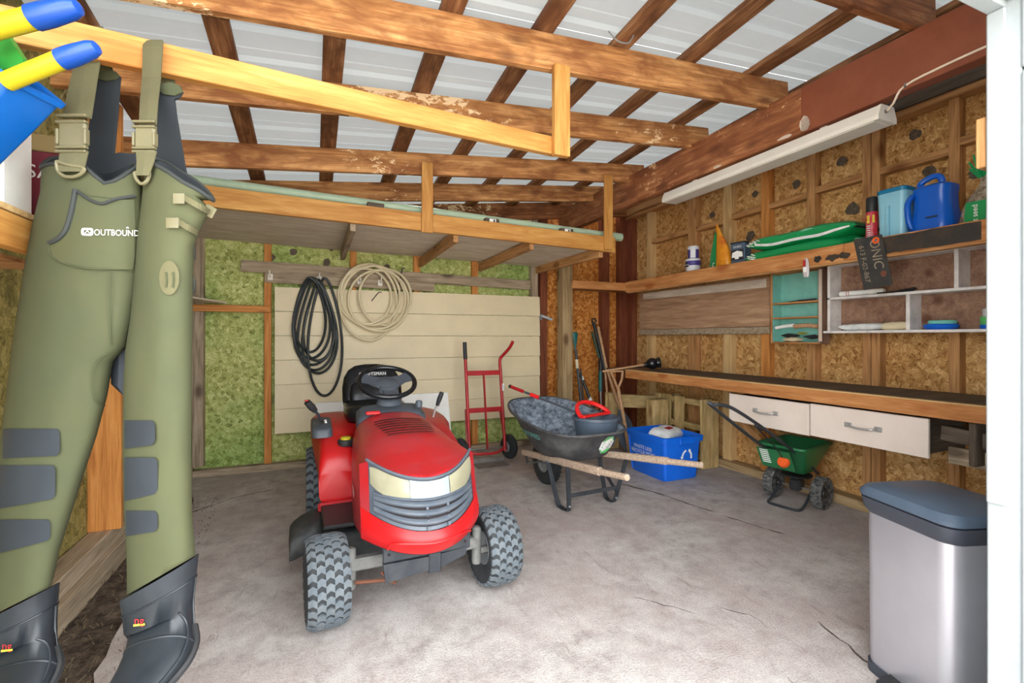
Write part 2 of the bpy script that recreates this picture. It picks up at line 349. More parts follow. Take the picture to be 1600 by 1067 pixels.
    def sheet(s, grid, t=0.0, nrm=None):
        m, n = len(grid), len(grid[0]); vs = [Vector(p) for r in grid for p in r]
        fs = [(i * n + k, i * n + k + 1, (i + 1) * n + k + 1, (i + 1) * n + k) for i in range(m - 1) for k in range(n - 1)]
        if t:
            nr = Vector(nrm); o = len(vs); vs2 = [p + nr * t for p in vs]; fs2 = [tuple(x + o for x in q)[::-1] for q in fs]
            bd = [k for k in range(n)] + [i * n + n - 1 for i in range(1, m)] + [(m - 1) * n + k for k in range(n - 2, -1, -1)] + [i * n for i in range(m - 2, 0, -1)]
            fs = fs + fs2 + [(bd[i], bd[i] + o, bd[(i + 1) % len(bd)] + o, bd[(i + 1) % len(bd)]) for i in range(len(bd))]
            vs = vs + vs2
        return s.add(vs, fs)

def frame(d, up=(0, 0, 1)):
    x = Vector(d).normalized(); up = Vector(up)
    if abs(x.dot(up)) > 0.98: up = Vector((0, 1, 0)) if abs(x.y) < .9 else Vector((1, 0, 0))
    y = up.cross(x).normalized(); z = x.cross(y)
    return Matrix((x, y, z)).transposed()

def prop(o, label=None, cat=None, group=None, kind=None):
    if label: o['label'] = label
    if cat: o['category'] = cat
    if group: o['group'] = group
    if kind: o['kind'] = kind
    return o
def add(name, mb, mat, parent=None, smooth=False, sub=0, ang=40, solid=0):
    me = bpy.data.meshes.new(name); me.from_pydata(mb.v, [], mb.f); me.validate()
    import bmesh
    bm = bmesh.new(); bm.from_mesh(me); bmesh.ops.recalc_face_normals(bm, faces=bm.faces); bm.to_mesh(me); bm.free()
    me.materials.append(M[mat] if isinstance(mat, str) else mat)
    if smooth: me.shade_smooth(); me.set_sharp_from_angle(angle=math.radians(ang))
    o = bpy.data.objects.new(name, me); COL.objects.link(o)
    if parent: o.parent = parent
    if solid: md = o.modifiers.new('thickness', 'SOLIDIFY'); md.thickness = solid; md.offset = 0
    if sub: md = o.modifiers.new('subdivision', 'SUBSURF'); md.levels = sub; md.render_levels = sub
    return o
def thing(name, label=None, cat=None, loc=(0, 0, 0), rz=0.0, group=None, kind=None):
    o = bpy.data.objects.new(name, None); o.empty_display_size = 0.05; COL.objects.link(o)
    o.location = loc; o.rotation_euler = (0, 0, rz)
    return prop(o, label, cat, group, kind)
BOARDS = {}
def board(name, p0, p1, wd, ht, mat, parent=None, up=(0, 0, 1), ch=0.003):
    """a timber from p0 to p1; local X runs along the grain"""
    p0, p1 = Vector(p0), Vector(p1); L = (p1 - p0).length; R = frame(p1 - p0, up).to_4x4()
    key = (round(L, 3), round(wd, 3), round(ht, 3), mat)
    if key not in BOARDS:
        mb = MB().box((0, 0, 0), (L, wd, ht), None, ch)
        me = bpy.data.meshes.new(name); me.from_pydata(mb.v, [], mb.f); me.materials.append(M[mat]); BOARDS[key] = me
    o = bpy.data.objects.new(name, BOARDS[key]); COL.objects.link(o); o.parent = parent
    o.matrix_local = Matrix.Translation((p0 + p1) / 2) @ R
    return o
def copytree(o, parent=None):
    c = o.copy(); COL.objects.link(c); c.parent = parent
    for ch in o.children: copytree(ch, c)
    return c
def text_mesh(s, size=1.0, spacing=1.0, extrude=0.0):
    cu = bpy.data.curves.new('t', 'FONT'); cu.body = s; cu.size = size; cu.align_x = 'CENTER'; cu.align_y = 'CENTER'; cu.space_character = spacing; cu.extrude = extrude; cu.resolution_u = 3
    ob = bpy.data.objects.new('t', cu); COL.objects.link(ob); bpy.context.view_layer.update()
    dg = bpy.context.evaluated_depsgraph_get(); me = bpy.data.meshes.new_from_object(ob.evaluated_get(dg))
    vs = [v.co.copy() for v in me.vertices]; fs = [tuple(p.vertices) for p in me.polygons]
    bpy.data.objects.remove(ob, do_unlink=True); bpy.data.curves.remove(cu); bpy.data.meshes.remove(me)
    return vs, fs
def text(name, s, size, mat, parent, origin, xdir, ydir, spacing=1.0, sx=1.0):
    vs, fs = text_mesh(s, size, spacing); o, xd, yd = Vector(origin), Vector(xdir).normalized(), Vector(ydir).normalized()
    return add(name, MB().add([o + xd * p.x * sx + yd * p.y for p in vs], fs), mat, parent)
def lerp(a, b, t): return a + (b - a) * t
def interp(tab, x):
    if x <= tab[0][0]: return tab[0][1]
    for (a, ya), (b, yb) in zip(tab, tab[1:]):
        if x <= b: return ya + (yb - ya) * (x - a) / (b - a)
    return tab[-1][1]
def smooth_pts(pts, k=4):
    pts = [Vector(p) for p in pts]; out = []
    for i in range(len(pts) - 1):
        p0 = pts[max(0, i - 1)]; p1 = pts[i]; p2 = pts[i + 1]; p3 = pts[min(len(pts) - 1, i + 2)]
        for j in range(k):
            t = j / k
            out.append(0.5 * ((2 * p1) + (p2 - p0) * t + (2 * p0 - 5 * p1 + 4 * p2 - p3) * t * t + (3 * p1 - p0 - 3 * p2 + p3) * t ** 3))
    out.append(pts[-1]); return out

# ================================================================== SETTING
def ztop(x, y):        # upper face of the rafters
    return 2.892 + .067 * (x - 2.64) - .041 * (y - 2.15) + .0208 * (x - 2.64) * (y - 2.15)

# ---- outside ground and slab
mb = MB(); mb.bx(-30, 30, -30, 6.5, -0.22, -0.06)
prop(add('ground_outside', mb, 'gravel'), kind='structure')
edge = [(-1.15, 5.02), (-1.02, 4.75), (-.86, 4.35), (-.80, 3.9), (-.79, 3.4), (-.81, 3.0), (-.76, 2.6), (-.74, 2.2), (-.62, 1.8), (-.60, 1.2), (-.62, -0.6)]
poly = [(x, y) for x, y in smooth_pts([(a, b, 0) for a, b in edge], 3) for x, y in [(x, y)]] if False else [(p.x + random.uniform(-.012, .012), p.y) for p in smooth_pts([(a, b, 0) for a, b in edge], 4)]
poly = poly + [(3.85, -0.6), (3.85, 5.02)]
mb = MB(); mb.prism(poly, 0.12, Matrix.Translation((0, 0, -0.12)))
FLOOR = prop(add('floor', mb, 'concrete'), kind='structure')
def crack(pts, wd):
    P = []
    for a, b in zip(pts, pts[1:]):
        n = max(2, int(math.hypot(b[0] - a[0], b[1] - a[1]) / .035))
        for i in range(n): P.append((lerp(a[0], b[0], i / n) + random.uniform(-.008, .008), lerp(a[1], b[1], i / n) + random.uniform(-.008, .008)))
    P.append(pts[-1]); g = []
    for i, p in enumerate(P):
        q = P[min(i + 1, len(P) - 1)]; o = P[max(i - 1, 0)]; d = Vector((q[0] - o[0], q[1] - o[1], 0)).normalized(); nn = Vector((-d.y, d.x, 0))
        h = wd * random.uniform(.25, 1) * (0.2 if i in (0, len(P) - 1) else 1) / 2; g.append([Vector((p[0], p[1], .0012)) - nn * h, Vector((p[0], p[1], .0012)) + nn * h])
    add('crack', MB().sheet(g), 'crack', FLOOR)
crack([(2.38, 3.35), (2.52, 3.0), (2.56, 2.76), (2.62, 2.52)], .024)
crack([(2.62, 2.46), (2.66, 2.30), (2.74, 2.06)], .016)
crack([(2.03, 1.38), (1.98, 1.22), (1.94, 1.10), (1.86, 1.0)], .012)
crack([(1.72, 1.62), (1.80, 1.52), (1.78, 1.42)], .006)
crack([(1.40, 1.85), (1.52, 1.70), (1.58, 1.62)], .006)
crack([(-.80, 3.95), (-.55, 4.2), (-.30, 4.28)], .018)
crack([(1.60, 1.20), (1.56, 1.10), (1.58, 1.02)], .004)
# broken slab pieces by the threshold, lower right
for i, (cx, cy, rz, pl) in enumerate([(1.54, .98, .35, [(-.11, -.16), (.10, -.16), (.14, .02), (.03, .13), (-.12, .06)]), (1.36, .90, .2, [(-.10, -.10), (.07, -.10), (.08, .04), (-.06, .08)])]):
    mb = MB(); mb.prism(pl, 0.006, Matrix.Translation((cx, cy, 0.0)) @ Matrix.Rotation(rz, 4, 'Z')); add('slab_fragment', mb, 'gravel', FLOOR)
# soil along the left sill, with litter
mb = MB(); g = []
for i in range(40):
    y = 0.4 + i * 4.5 / 39; g.append([(lerp(-1.0, -.52, k / 8), y, -.035 + .02 * noise.noise(Vector((k * .9, y * 6, 0))) + .025 * (1 - k / 8)) for k in range(9)])
mb.sheet(g); o = prop(add('soil_strip', mb, 'soil', smooth=True), 'dark dry soil between the slab and the left sill timbers', 'soil', kind='stuff')
mb = MB()
for i in range(380):
    x, y = random.uniform(-1.0, -.62), random.uniform(1.3, 4.3); a = random.uniform(0, PI); L = random.uniform(.004, .022)
    mb.bar((x, y, -.005), (x + L * math.cos(a), y + L * math.sin(a), .002 + random.uniform(0, .012)), .0022, .002)
prop(add('leaf_litter', mb, 'litter'), 'scattered straw and chips lying on the dark soil strip', 'litter', kind='stuff')
for i, (x, y, r, h_) in enumerate([(-.52, 1.50, .055, .05), (-.60, 1.62, .065, .04)]):
    mb = MB(); rings = []
    for zf, rf in ((.0, 1), (h_ * .6, 1.05), (h_, .72)):
        rings.append([(x + r * rf * math.cos(a) * random.uniform(.85, 1.15) * 1.2, y + r * rf * math.sin(a) * random.uniform(.85, 1.15), zf) for a in [2 * PI * k / 7 for k in range(7)]])
    mb.loft(rings)
    prop(add('stone', mb, 'stone'), ['small pale angular stone near the left boot toe', 'broad tan stone lying between the two rubber boots'][i], 'stone')

# ---- back wall
WB = thing('wall_back', kind='structure')
YO = 4.985
def roofz(x, y): return ztop(x, y) + 0.10
def vpanel(name, x0, x1, mat, y=YO, z0=0.0):
    mb = MB(); t = .02
    vs = [(x0, y, z0), (x1, y, z0), (x1, y, roofz(x1, y)), (x0, y, roofz(x0, y)), (x0, y + t, z0), (x1, y + t, z0), (x1, y + t, roofz(x1, y)), (x0, y + t, roofz(x0, y))]
    mb.add(vs, [(0, 1, 2, 3), (7, 6, 5, 4), (0, 4, 5, 1), (1, 5, 6, 2), (2, 6, 7, 3), (3, 7, 4, 0)])
    return add(name, mb, mat, WB)
for x0, x1 in ((-1.13, -.385), (-.382, .99), (.993, 2.36)): vpanel('osb_sheet', x0, x1, 'osb_green')
for x0, x1 in ((2.363, 2.79), (2.793, 3.78)): vpanel('osb_sheet', x0, x1, 'osb_orange')
def bstud(x0, x1, mat, z0=0.06, z1=None, y0=4.93):
    xc = (x0 + x1) / 2; z1 = z1 or ztop(xc, 4.93)
    return board('stud', (xc, (y0 + YO) / 2, z0), (xc, (y0 + YO) / 2, z1), YO - y0, x1 - x0, mat, WB, up=(1, 0, 0))
def vb(name, xa, xb, ya, yb, za, zb, mat, parent):     # vertical timber, grain along Z
    return board(name, ((xa + xb) / 2, (ya + yb) / 2, za), ((xa + xb) / 2, (ya + yb) / 2, zb), yb - ya, xb - xa, mat, parent, up=(1, 0, 0))
vb('stud', -.985, -.90, 4.90, YO, .09, 2.25, 'grey', WB)
vb('stud', -.425, -.365, 4.93, YO, .06, 2.33, 'stud_orange', WB)
for xa, xb in ((.335, .395), (.965, 1.035), (1.605, 1.675)): vb('stud', xa, xb, 4.93, YO, .06, 2.6, 'stud_orange', WB)
vb('stud', 2.315, 2.395, 4.90, YO, .06, 2.7, 'grey', WB)
vb('stud', 2.415, 2.50, 4.87, YO, .06, 2.75, 'redbrown', WB)
vb('corner_post', 2.585, 2.715, 4.66, 4.79, 0, 2.44, 'treated_dull', WB)
vb('stud', 3.27, 3.385, 4.91, YO, .06, 2.85, 'redbrown', WB)
vb('stud', 3.53, 3.65, 4.90, YO, .06, 2.87, 'redbrown', WB)
board('blocking', (-.98, 4.905, 1.50), (-.365, 4.905, 1.50), .05, .062, 'stud_orange', WB)
board('bottom_plate', (-1.1, 4.94, .03), (3.6, 4.94, .03), .09, .06, 'grey', WB)
board('hook_board', (-.61, 4.915, 1.895), (2.30, 4.915, 1.84), .028, .105, 'grey', WB)
board('hook_board', (-.42, 4.918, 1.80), (1.18, 4.918, 1.775), .022, .10, 'grey', WB)
# dark mould blotches of the sheathing: round nail plates and stains as flat marks
mb = MB()
for (x, z, r) in ((-.36, 2.0, .03), (-.18, 2.06, .035), (.12, 1.98, .04), (.16, 2.12, .03), (.70, 1.97, .03)):
    mb.prism([(r * math.cos(a) * random.uniform(.7, 1.2), r * math.sin(a) * random.uniform(.8, 1.3)) for a in [2 * PI * k / 11 for k in range(11)]], .002, Matrix.Translation((x, YO - .001, z)) @ Matrix.Rotation(PI / 2, 4, 'X'))
add('mould_spot', mb, 'label_black' if False else 'darkgrey', WB)

# ---- right wall
WR = thing('wall_right', kind='structure')
XO = 3.72
for y0, y1 in ((.72, 1.64), (1.643, 2.585), (2.588, 3.74), (3.743, 4.985)):
    mb = MB(); mb.bx(XO, XO + .02, y0, y1, 0, 2.96); add('osb_sheet', mb, 'osb_right', WR)
def rstud(ya, yb, mat='stud', z0=.07, z1=2.72, x0=3.645):
    yc = (ya + yb) / 2; return board('stud', ((x0 + XO) / 2, yc, z0), ((x0 + XO) / 2, yc, z1), yb - ya, XO - x0, mat, WR, up=(1, 0, 0))
for ya, yb, mt in ((4.80, 4.90, 'redbrown'), (4.44, 4.53, 'stud_pale'), (3.75, 3.86, 'stud'), (3.30, 3.40, 'stud_pale'), (2.90, 2.98, 'stud_orange'), (2.49, 2.56, 'stud'), (2.03, 2.085, 'stud'), (2.09, 2.145, 'stud'), (1.59, 1.645, 'stud'), (1.10, 1.16, 'stud')): rstud(ya, yb, mt)
for (ya, yb, z) in ((3.86, 4.44, 2.36), (3.40, 3.75, 2.36), (2.98, 3.30, 2.38), (2.56, 2.90, 2.38), (2.145, 2.49, 2.40), (1.645, 2.03, 2.40), (1.16, 1.59, 2.44)):
    board('blocking', (3.68, ya, z), (3.68, yb, z), .07, .05, 'stud', WR)
board('bottom_plate', (3.66, .75, .035), (3.66, 4.93, .035), .12, .07, 'treated_dull', WR)
board('top_plate', (3.665, .75, 2.735), (3.665, 4.93, 2.735), .11, .04, 'stud', WR)
board('top_plate', (3.655, .75, 2.825), (3.655, 3.35, 2.825), .13, .14, 'darkgrey', WR)
board('top_plate', (3.655, 3.353, 2.825), (3.655, 4.93, 2.825), .13, .14, 'stud', WR)
mb = MB()
for (y, z, r) in ((2.7, 2.52, .035), (2.33, 2.58, .04), (2.25, 2.20, .05), (1.78, 2.33, .04), (1.86, 2.60, .035), (1.55, 2.24, .03), (2.75, 2.10, .04), (3.15, 2.18, .045), (3.55, 2.10, .04), (3.6, 2.48, .035), (1.92, 2.22, .03), (3.1, 2.55, .03), (1.3, 2.35, .04)):
    mb.prism([(r * math.cos(a) * random.uniform(.7, 1.2), r * math.sin(a) * random.uniform(.8, 1.3)) for a in [2 * PI * k / 11 for k in range(11)]], .002, Matrix.Translation((XO - .001, y, z)) @ Matrix.Rotation(-PI / 2, 4, 'Y'))
add('mould_spot', mb, 'darkgrey', WR)
# diagonal brace under the bench
board('brace', (3.60, 2.68, .05), (3.16, 2.80, .62), .04, .06, 'stud', WR)

# ---- left wall
WL = thing('wall_left', kind='structure')
for y0, y1 in ((.9, 2.10), (2.103, 3.30), (3.303, 4.985)):
    mb = MB(); mb.bx(-1.13, -1.11, y0, y1, -.05, 2.80 if y1 < 3.4 else 2.50); add('osb_sheet', mb, 'osb_left', WL)
for y in (1.95, 3.20, 4.55):
    vb('stud', -1.11, -.965, y - .02, y + .02, .20, ztop(-1.0, y) - .02, 'stud_orange', WL)
board('sill', (-1.055, .9, .155), (-1.055, 4.95, .155), .10, .09, 'grey', WL)
board('sill', (-1.05, .9, .045), (-1.05, 4.95, .045), .14, .125, 'grey', WL)
mb = MB(); mb.bx(-1.004, -1.0, 2.22, 2.27, .13, .17); add('tag', mb, 'orange', WL)

# ---- roof: ribbed sheets, battens, rafters, header beam
CE = thing('ceiling', kind='structure')
def sheetmesh(y0, y1):
    prof = []; y = y0
    while y < y1 - .001:
        prof += [(y, 0), (y + .135, 0), (y + .150, .020), (y + .175, .020), (y + .190, 0), (y + .085, 0.0)]; y += .229
    prof = []; y = y0
    while y < y1 - .02:
        for dy, dz in ((0, 0), (.055, 0), (.060, .004), (.070, .004), (.075, 0), (.120, 0), (.137, .019), (.162, .019), (.179, 0), (.229, 0)):
            if y + dy <= y1 + .02: prof.append((y + dy, dz))
        y += .23
    g = [[(x, yy, ztop(x, yy) + .041 + dz) for yy, dz in prof] for x in (-1.35, .6, 2.3, 3.9)]
    return MB().sheet(g)
yy = .30
while yy < 4.9:
    add('roof_sheet', sheetmesh(yy, yy + .92), 'roof', CE); yy += .92
for x in (-.93, -.405, .095, .595, 1.075, 1.545, 2.02, 2.56, 3.1, 3.62):
    for ya, yb in ((.3, 2.45), (2.45, 5.0)):
        board('batten', (x, ya, ztop(x, ya) + .019), (x, yb, ztop(x, yb) + .019), .105, .036, 'batten', CE)
for y, dep, mt in ((.62, .184, 'rafter_dark'), (1.36, .184, 'rafter_dark'), (2.15, .184, 'rafter'), (2.82, .165, 'rafter'), (3.60, .165, 'rafter'), (4.20, .155, 'rafter')):
    xa, xb = -1.12, 2.86
    board('rafter', (xa, y, ztop(xa, y) - dep / 2), (xb, y, ztop(xb, y) - dep / 2), .042, dep, mt, CE)
board('eave_board', (-1.1, 4.86, ztop(-1.1, 4.86) - .06), (3.6, 4.86, ztop(3.6, 4.86) - .06), .04, .19, 'rafter_dark', CE)
board('header_beam', (2.72, 1.92, 2.595), (2.72, 4.93, 2.595), .08, .27, 'beam', CE, ch=.004)
board('header_beam', (2.72, .70, 2.595), (2.72, 1.918, 2.595), .082, .272, 'brown_paint', CE, ch=.004)
# pale scraped patches on the beam and a plaster remnant above the lamp
mb = MB()
for (y, z, a, b) in ((1.895, 2.505, .035, .05), (2.02, 2.475, .06, .012), (2.55, 2.47, .04, .010)):
    mb.prism([(a * math.cos(t) * random.uniform(.7, 1.1), b * math.sin(t) * random.uniform(.7, 1.1)) for t in [2 * PI * k / 9 for k in range(9)]], .003, Matrix.Translation((2.679, y, z)) @ Matrix.Rotation(PI / 2, 4, 'Z') @ Matrix.Rotation(PI / 2, 4, 'X'))
add('plaster_patch', mb, 'tape', CE)

# ---- front wall with the door opening on the right of the view
WF = thing('wall_front', kind='structure')
mb = MB(); mb.bx(1.70, 3.78, .56, .66, -.05, 2.95); add('siding_panel', mb, 'white', WF)
T1 = thing('trim_1', kind='structure')
mb = MB(); mb.bx(1.650, 1.70, .626, .665, .80, 2.10, .004); add('stop_board', mb, 'white_trim', T1)
mb = MB(); mb.bx(1.662, 1.72, .600, .668, -.05, 2.14, .004); add('jamb_board', mb, 'white_trim', T1)
mb = MB(); mb.bx(1.655, 1.75, .555, .600, -.05, 1.92, .006); mb.bx(1.655, 1.75, .555, .600, 1.925, 2.2, .006); add('casing_board', mb, 'white_trim', T1)
mb = MB(); mb.bx(-1.05, 1.70, .626, .667, 2.10, 2.14, .004); add('head_board', mb, 'white_trim', T1)
mb = MB(); mb.bx(-1.05, 1.75, .56, .626, 2.11, 2.22, .004); add('head_casing', mb, 'white_trim', T1)
# stub of a wooden block behind the jamb at shelf height
board('block', (1.692, .681, 1.70), (1.692, .681, 1.835), .024, .05, 'stud', WF, up=(1, 0, 0))

# ================================================================== FIXED THINGS
# ---- cream siding panel leaning flat on the back wall
t = thing('siding_panel', 'large cream lap siding panel standing against the green back wall', 'panel', (1.04, 4.90, .34))
hgt = [0, .228, .456, .684, .912, 1.14, 1.368]
for i in range(6):
    z0, z1 = hgt[i], hgt[i + 1]; mb = MB()
    vs = []
    for x in (-1.372, 1.366):
        vs += [(x, -.030, z0 + .004), (x, -.030, z0 + .012), (x, -.016, z1), (x, -.002, z1), (x, -.002, z0 + .004)]
    mb.add(vs, [(0, 1, 6, 5), (1, 2, 7, 6), (2, 3, 8, 7), (3, 4, 9, 8), (4, 0, 5, 9), (4, 3, 2, 1, 0), (5, 6, 7, 8, 9)]); add('plank', mb, 'siding', t)

# ---- loft shelf hung under the rear rafters
t = thing('loft_shelf', 'wide overhead loft shelf with pine front board along the back wall', 'shelf', (0, 0, 0))
board('front_board', (-.95, 3.555, 2.155), (2.50, 3.555, 2.070), .038, .135, 'yellow', t)
for xa, xb, z in ((-.95, .80, 2.105), (.803, 2.48, 2.075)):
    mb = MB(); mb.box((0, 0, 0), (xb - xa, 1.30, .016), None, .002); o = add('deck_panel', mb, 'ply', t); o.location = ((xa + xb) / 2, 4.235, z); o.rotation_euler = (0, math.radians(1.2), 0)
for x, za, zb in ((.262, 2.05, 2.045), (1.03, 2.03, 2.02), (1.69, 2.02, 2.01), (2.38, 2.0, 2.02)):
    board('bearer', (x, 3.58, za), (x, 4.92, zb), .04, .085, 'grey' if x < .5 else 'stud', t)
for x, z0, z1 in ((.791, 2.03, 2.56), (2.417, 2.02, 2.68)):
    board('hanger', (x, 3.525, z0), (x, 3.525, z1), .022, .085, 'yellow', t, up=(1, 0, 0))
t2 = thing('plastic_pipe', 'long pale green plastic pipe lying along the loft shelf', 'pipe', (0, 0, 0))
mb = MB(); P0, P1 = Vector((-.80, 3.66, 2.275)), Vector((2.62, 3.66, 2.175)); mb.tube([P0, lerp(P0, P1, .3), lerp(P0, P1, .6), P1], .033, 14); add('pipe_body', mb, 'pipe', t2, smooth=True)
mb = MB(); d = (P1 - P0).normalized(); mb.tube([P1 - d * .12, P1 + d * .03], .038, 14); add('coupling', mb, 'pipe', t2, smooth=True)
for i, (x, z, lab) in enumerate(((.42, 2.205, 'dark wooden chock under the pale pipe, farthest left on the loft edge'), (1.33, 2.18, 'small wood block with white sticker, middle of the loft edge'), (2.02, 2.16, 'small wood block with white sticker, nearest the right hanger'))):
    b = thing('wood_block', lab, 'block', (x, 3.585, z), 0, 'blocks on the loft edge')
    board('block_body', (-.06, 0, .0), (.06, 0, -.003), .05, .045, 'darkgrey', b)
    if i:
        mb = MB(); mb.bx(-.025, .03, -.027, -.0255, -.014, .016); add('sticker', mb, 'print_white', b)
        mb = MB(); mb.bx(.008, .022, -.0278, -.0272, -.010, .012); add('print_mark', mb, 'print_dark', b)

# ---- diagonal pine rail hung from the front rafter; the waders hang on it
t = thing('hanging_rail', 'bright pine rail hanging under the front rafter with short upright hanger', 'rail', (0, 0, 0))
board('rail', (-.86, 1.585, 2.030), (1.15, 2.155, 2.222), .038, .089, 'yellow', t)
board('hanger', (1.16, 2.108, 2.16), (1.16, 2.108, 2.62), .036, .089, 'yellow', t, up=(1, 0, 0))

# ---- workbench
t = thing('workbench', 'long wall workbench with dark top and orange timber front edge', 'workbench', (0, 0, 0))
mb = MB(); mb.box((0, 0, 0), (.60, 3.70, .02), None, .002); o = add('bench_top', mb, 'darkgrey', t); o.location = (3.345, 2.63, .888)
o.rotation_euler = (0, 0, 0)
board('front_board', (3.055, .78, .858), (3.055, 4.12, .858), .038, .092, 'bench', t)
board('edge_strip', (3.057, .78, .899), (3.057, 4.12, .899), .05, .010, 'stud_pale', t)
board('end_board', (3.07, 4.13, .858), (3.64, 4.13, .858), .038, .09, 'bench', t)
for (ya, yb, zc) in ((2.795, 2.138, .684), (2.128, 1.47, .690)):
    mb = MB(); mb.box((0, 0, 0), (.02, abs(ya - yb), .215), None, .003); dr = add('drawer', mb, 'drawer', t); dr.location = (3.075, (ya + yb) / 2, zc)
    mb = MB(); mb.bx(.012, .40, -abs(ya - yb) / 2 + .02, abs(ya - yb) / 2 - .02, -.09, .10); add('drawer_box', mb, 'darkgrey', dr)
    hd = MB(); hd.tube(smooth_pts([(-.014, -.078, .006), (-.030, -.066, .002), (-.040, -.045, 0), (-.042, 0, -.003), (-.040, .045, 0), (-.030, .066, .002), (-.014, .078, .006)], 3), .0065, 8)
    for s_ in (-1, 1): hd.box((-.0135, s_ * .085, .007), (.006, .042, .030), None, .002); hd.lathe([(.0001, -.004), (.006, -.004), (.006, .0)], 8, (-.015, s_ * .092, .007), 'X')
    add('handle', hd, 'chrome', dr, smooth=True)
    mb = MB()
board('rail', (3.20, 1.22, .60), (3.20, 1.44, .60), .03, .09, 'grey', t)
board('drawer_runner', (3.20, 1.20, .70), (3.20, 1.46, .72), .08, .08, 'darkgrey', t)
board('leg', (3.16, 1.30, .58), (3.16, 1.30, .80), .03, .12, 'darkgrey', t, up=(1, 0, 0))
# heavy timbers under the dark far end of the bench
board('cross_timber', (3.05, 4.50, .53), (3.62, 4.05, .53), .09, .14, 'treated', t)
board('leg', (3.10, 4.45, 0), (3.10, 4.45, .62), .10, .12, 'treated', t, up=(1, 0, 0))
t = thing('timber_post', 'short squared timber post standing upright behind the blue bin', 'post', (3.30, 3.93, 0))
board('post_body', (0, 0, 0), (0, 0, .60), .12, .20, 'treated', t, up=(1, 0, 0), ch=.008)
t = thing('timber_offcut', 'rough timber beam lying across under the bench, behind the post', 'timber', (3.35, 4.32, 0))

bpy.data.objects.remove(t)

# ---- pallet crate standing beside the bin
t = thing('wooden_pallet', 'slatted treated wood pallet standing on edge under the bench', 'pallet', (3.42, 3.72, 0), 0)
Z1 = .645
for (y, wd) in ((.36, .07), (.22, .11), (.04, .12)):
    board('slat', (-.03, y, .0), (.01, y, Z1 - .01), .10, .022, 'treated', t, up=(0, 1, 0)) if False else board('slat', (.02, y, .005), (.02, y, Z1), .022, wd, 'treated', t, up=(0, 1, 0))
for z in (.08, .36, .60):
    board('cross_rail', (.045, -.32, z), (.045, .40, z), .03, .06, 'treated', t)
board('slat', (-.005, -.335, .0), (-.005, -.335, Z1 + .01), .024, .125, 'treated', t, up=(1, 0, 0))
board('slat', (.105, -.335, .0), (.105, -.335, Z1 - .01), .024, .085, 'treated', t, up=(1, 0, 0))
for y in (-.30,):
    board('end_block', (.05, y, .25), (.13, y, .25), .05, .06, 'treated', t)
board('slat', (.13, .20, .005), (.13, .20, Z1), .022, .10, 'treated', t, up=(0, 1, 0))

# ---- upper shelf (L-shaped)
t = thing('wall_shelf', 'long orange timber shelf running above the cubbies into the corner', 'shelf', (0, 0, 0))
board('front_board', (3.205, 1.99, 1.795), (3.205, 4.32, 1.795), .036, .112, 'bench', t)
board('front_board', (3.205, .80, 1.795), (3.205, 1.988, 1.795), .036, .112, 'bench', t)
board('corner_board', (2.52, 4.335, 1.800), (3.19, 4.335, 1.800), .036, .085, 'bench', t)
board('ledger', (3.22, 1.2, 1.735), (3.22, 4.30, 1.735), .05, .02, 'stud', t)
mb = MB(); mb.bx(3.225, 3.64, .80, 4.90, 1.800, 1.815); add('shelf_panel', mb, 'stud', t)
mb = MB(); mb.bx(2.72, 3.224, 4.355, 4.90, 1.800, 1.815); add('shelf_panel', mb, 'stud', t)
mb = MB(); gp = []   # peeling black paint band on the right half of the front board
ys = [1.90 - i * .03 for i in range(21)]
pts = [(y, 1.846 + random.uniform(-.004, .003)) for y in ys] + [(y, 1.742 + random.uniform(0, .006)) for y in ys[::-1]]
mb.prism([(y, z) for y, z in pts], .002, Matrix(((0, 0, -1, 3.1865), (1, 0, 0, 0), (0, 1, 0, 0), (0, 0, 0, 1)))); add('black_paint_band', mb, 'black_paint', t)
for (y, a) in ((2.06, .05), (2.16, .03), (1.98, .035)):
    mb = MB(); mb.prism([(a * math.cos(q) * random.uniform(.6, 1.2), .03 * math.sin(q) * random.uniform(.5, 1.1)) for q in [2 * PI * k / 12 for k in range(12)]], .002, Matrix(((0, 0, -1, 3.1865), (1, 0, 0, y), (0, 1, 0, 1.775), (0, 0, 0, 1)))); add('paint_fleck', mb, 'black_paint', t)

# ---- rough board fixed on the right wall under the shelf
t = thing('wall_board', 'worn brown particle board panel fixed under the shelf near the corner', 'board', (3.63, 3.75, 1.27))
mb = MB(); mb.bx(-.012, .012, -.88, .885, .065, .50, .003); o = add('board_face', MB().box((0, 0, 0), (1.765, .024, .435), None, .003), 'board_tan', t); o.location = (0, 0, .2825); o.rotation_euler = (0, 0, PI / 2)
mb = MB(); mb.bx(-.014, .012, -.88, .885, 0, .062, .003); add('lower_strip', mb, 'grey', t)
board('ragged_strip', (-.016, -.85, .44), (-.016, .80, .455), .006, .075, 'ply', t)

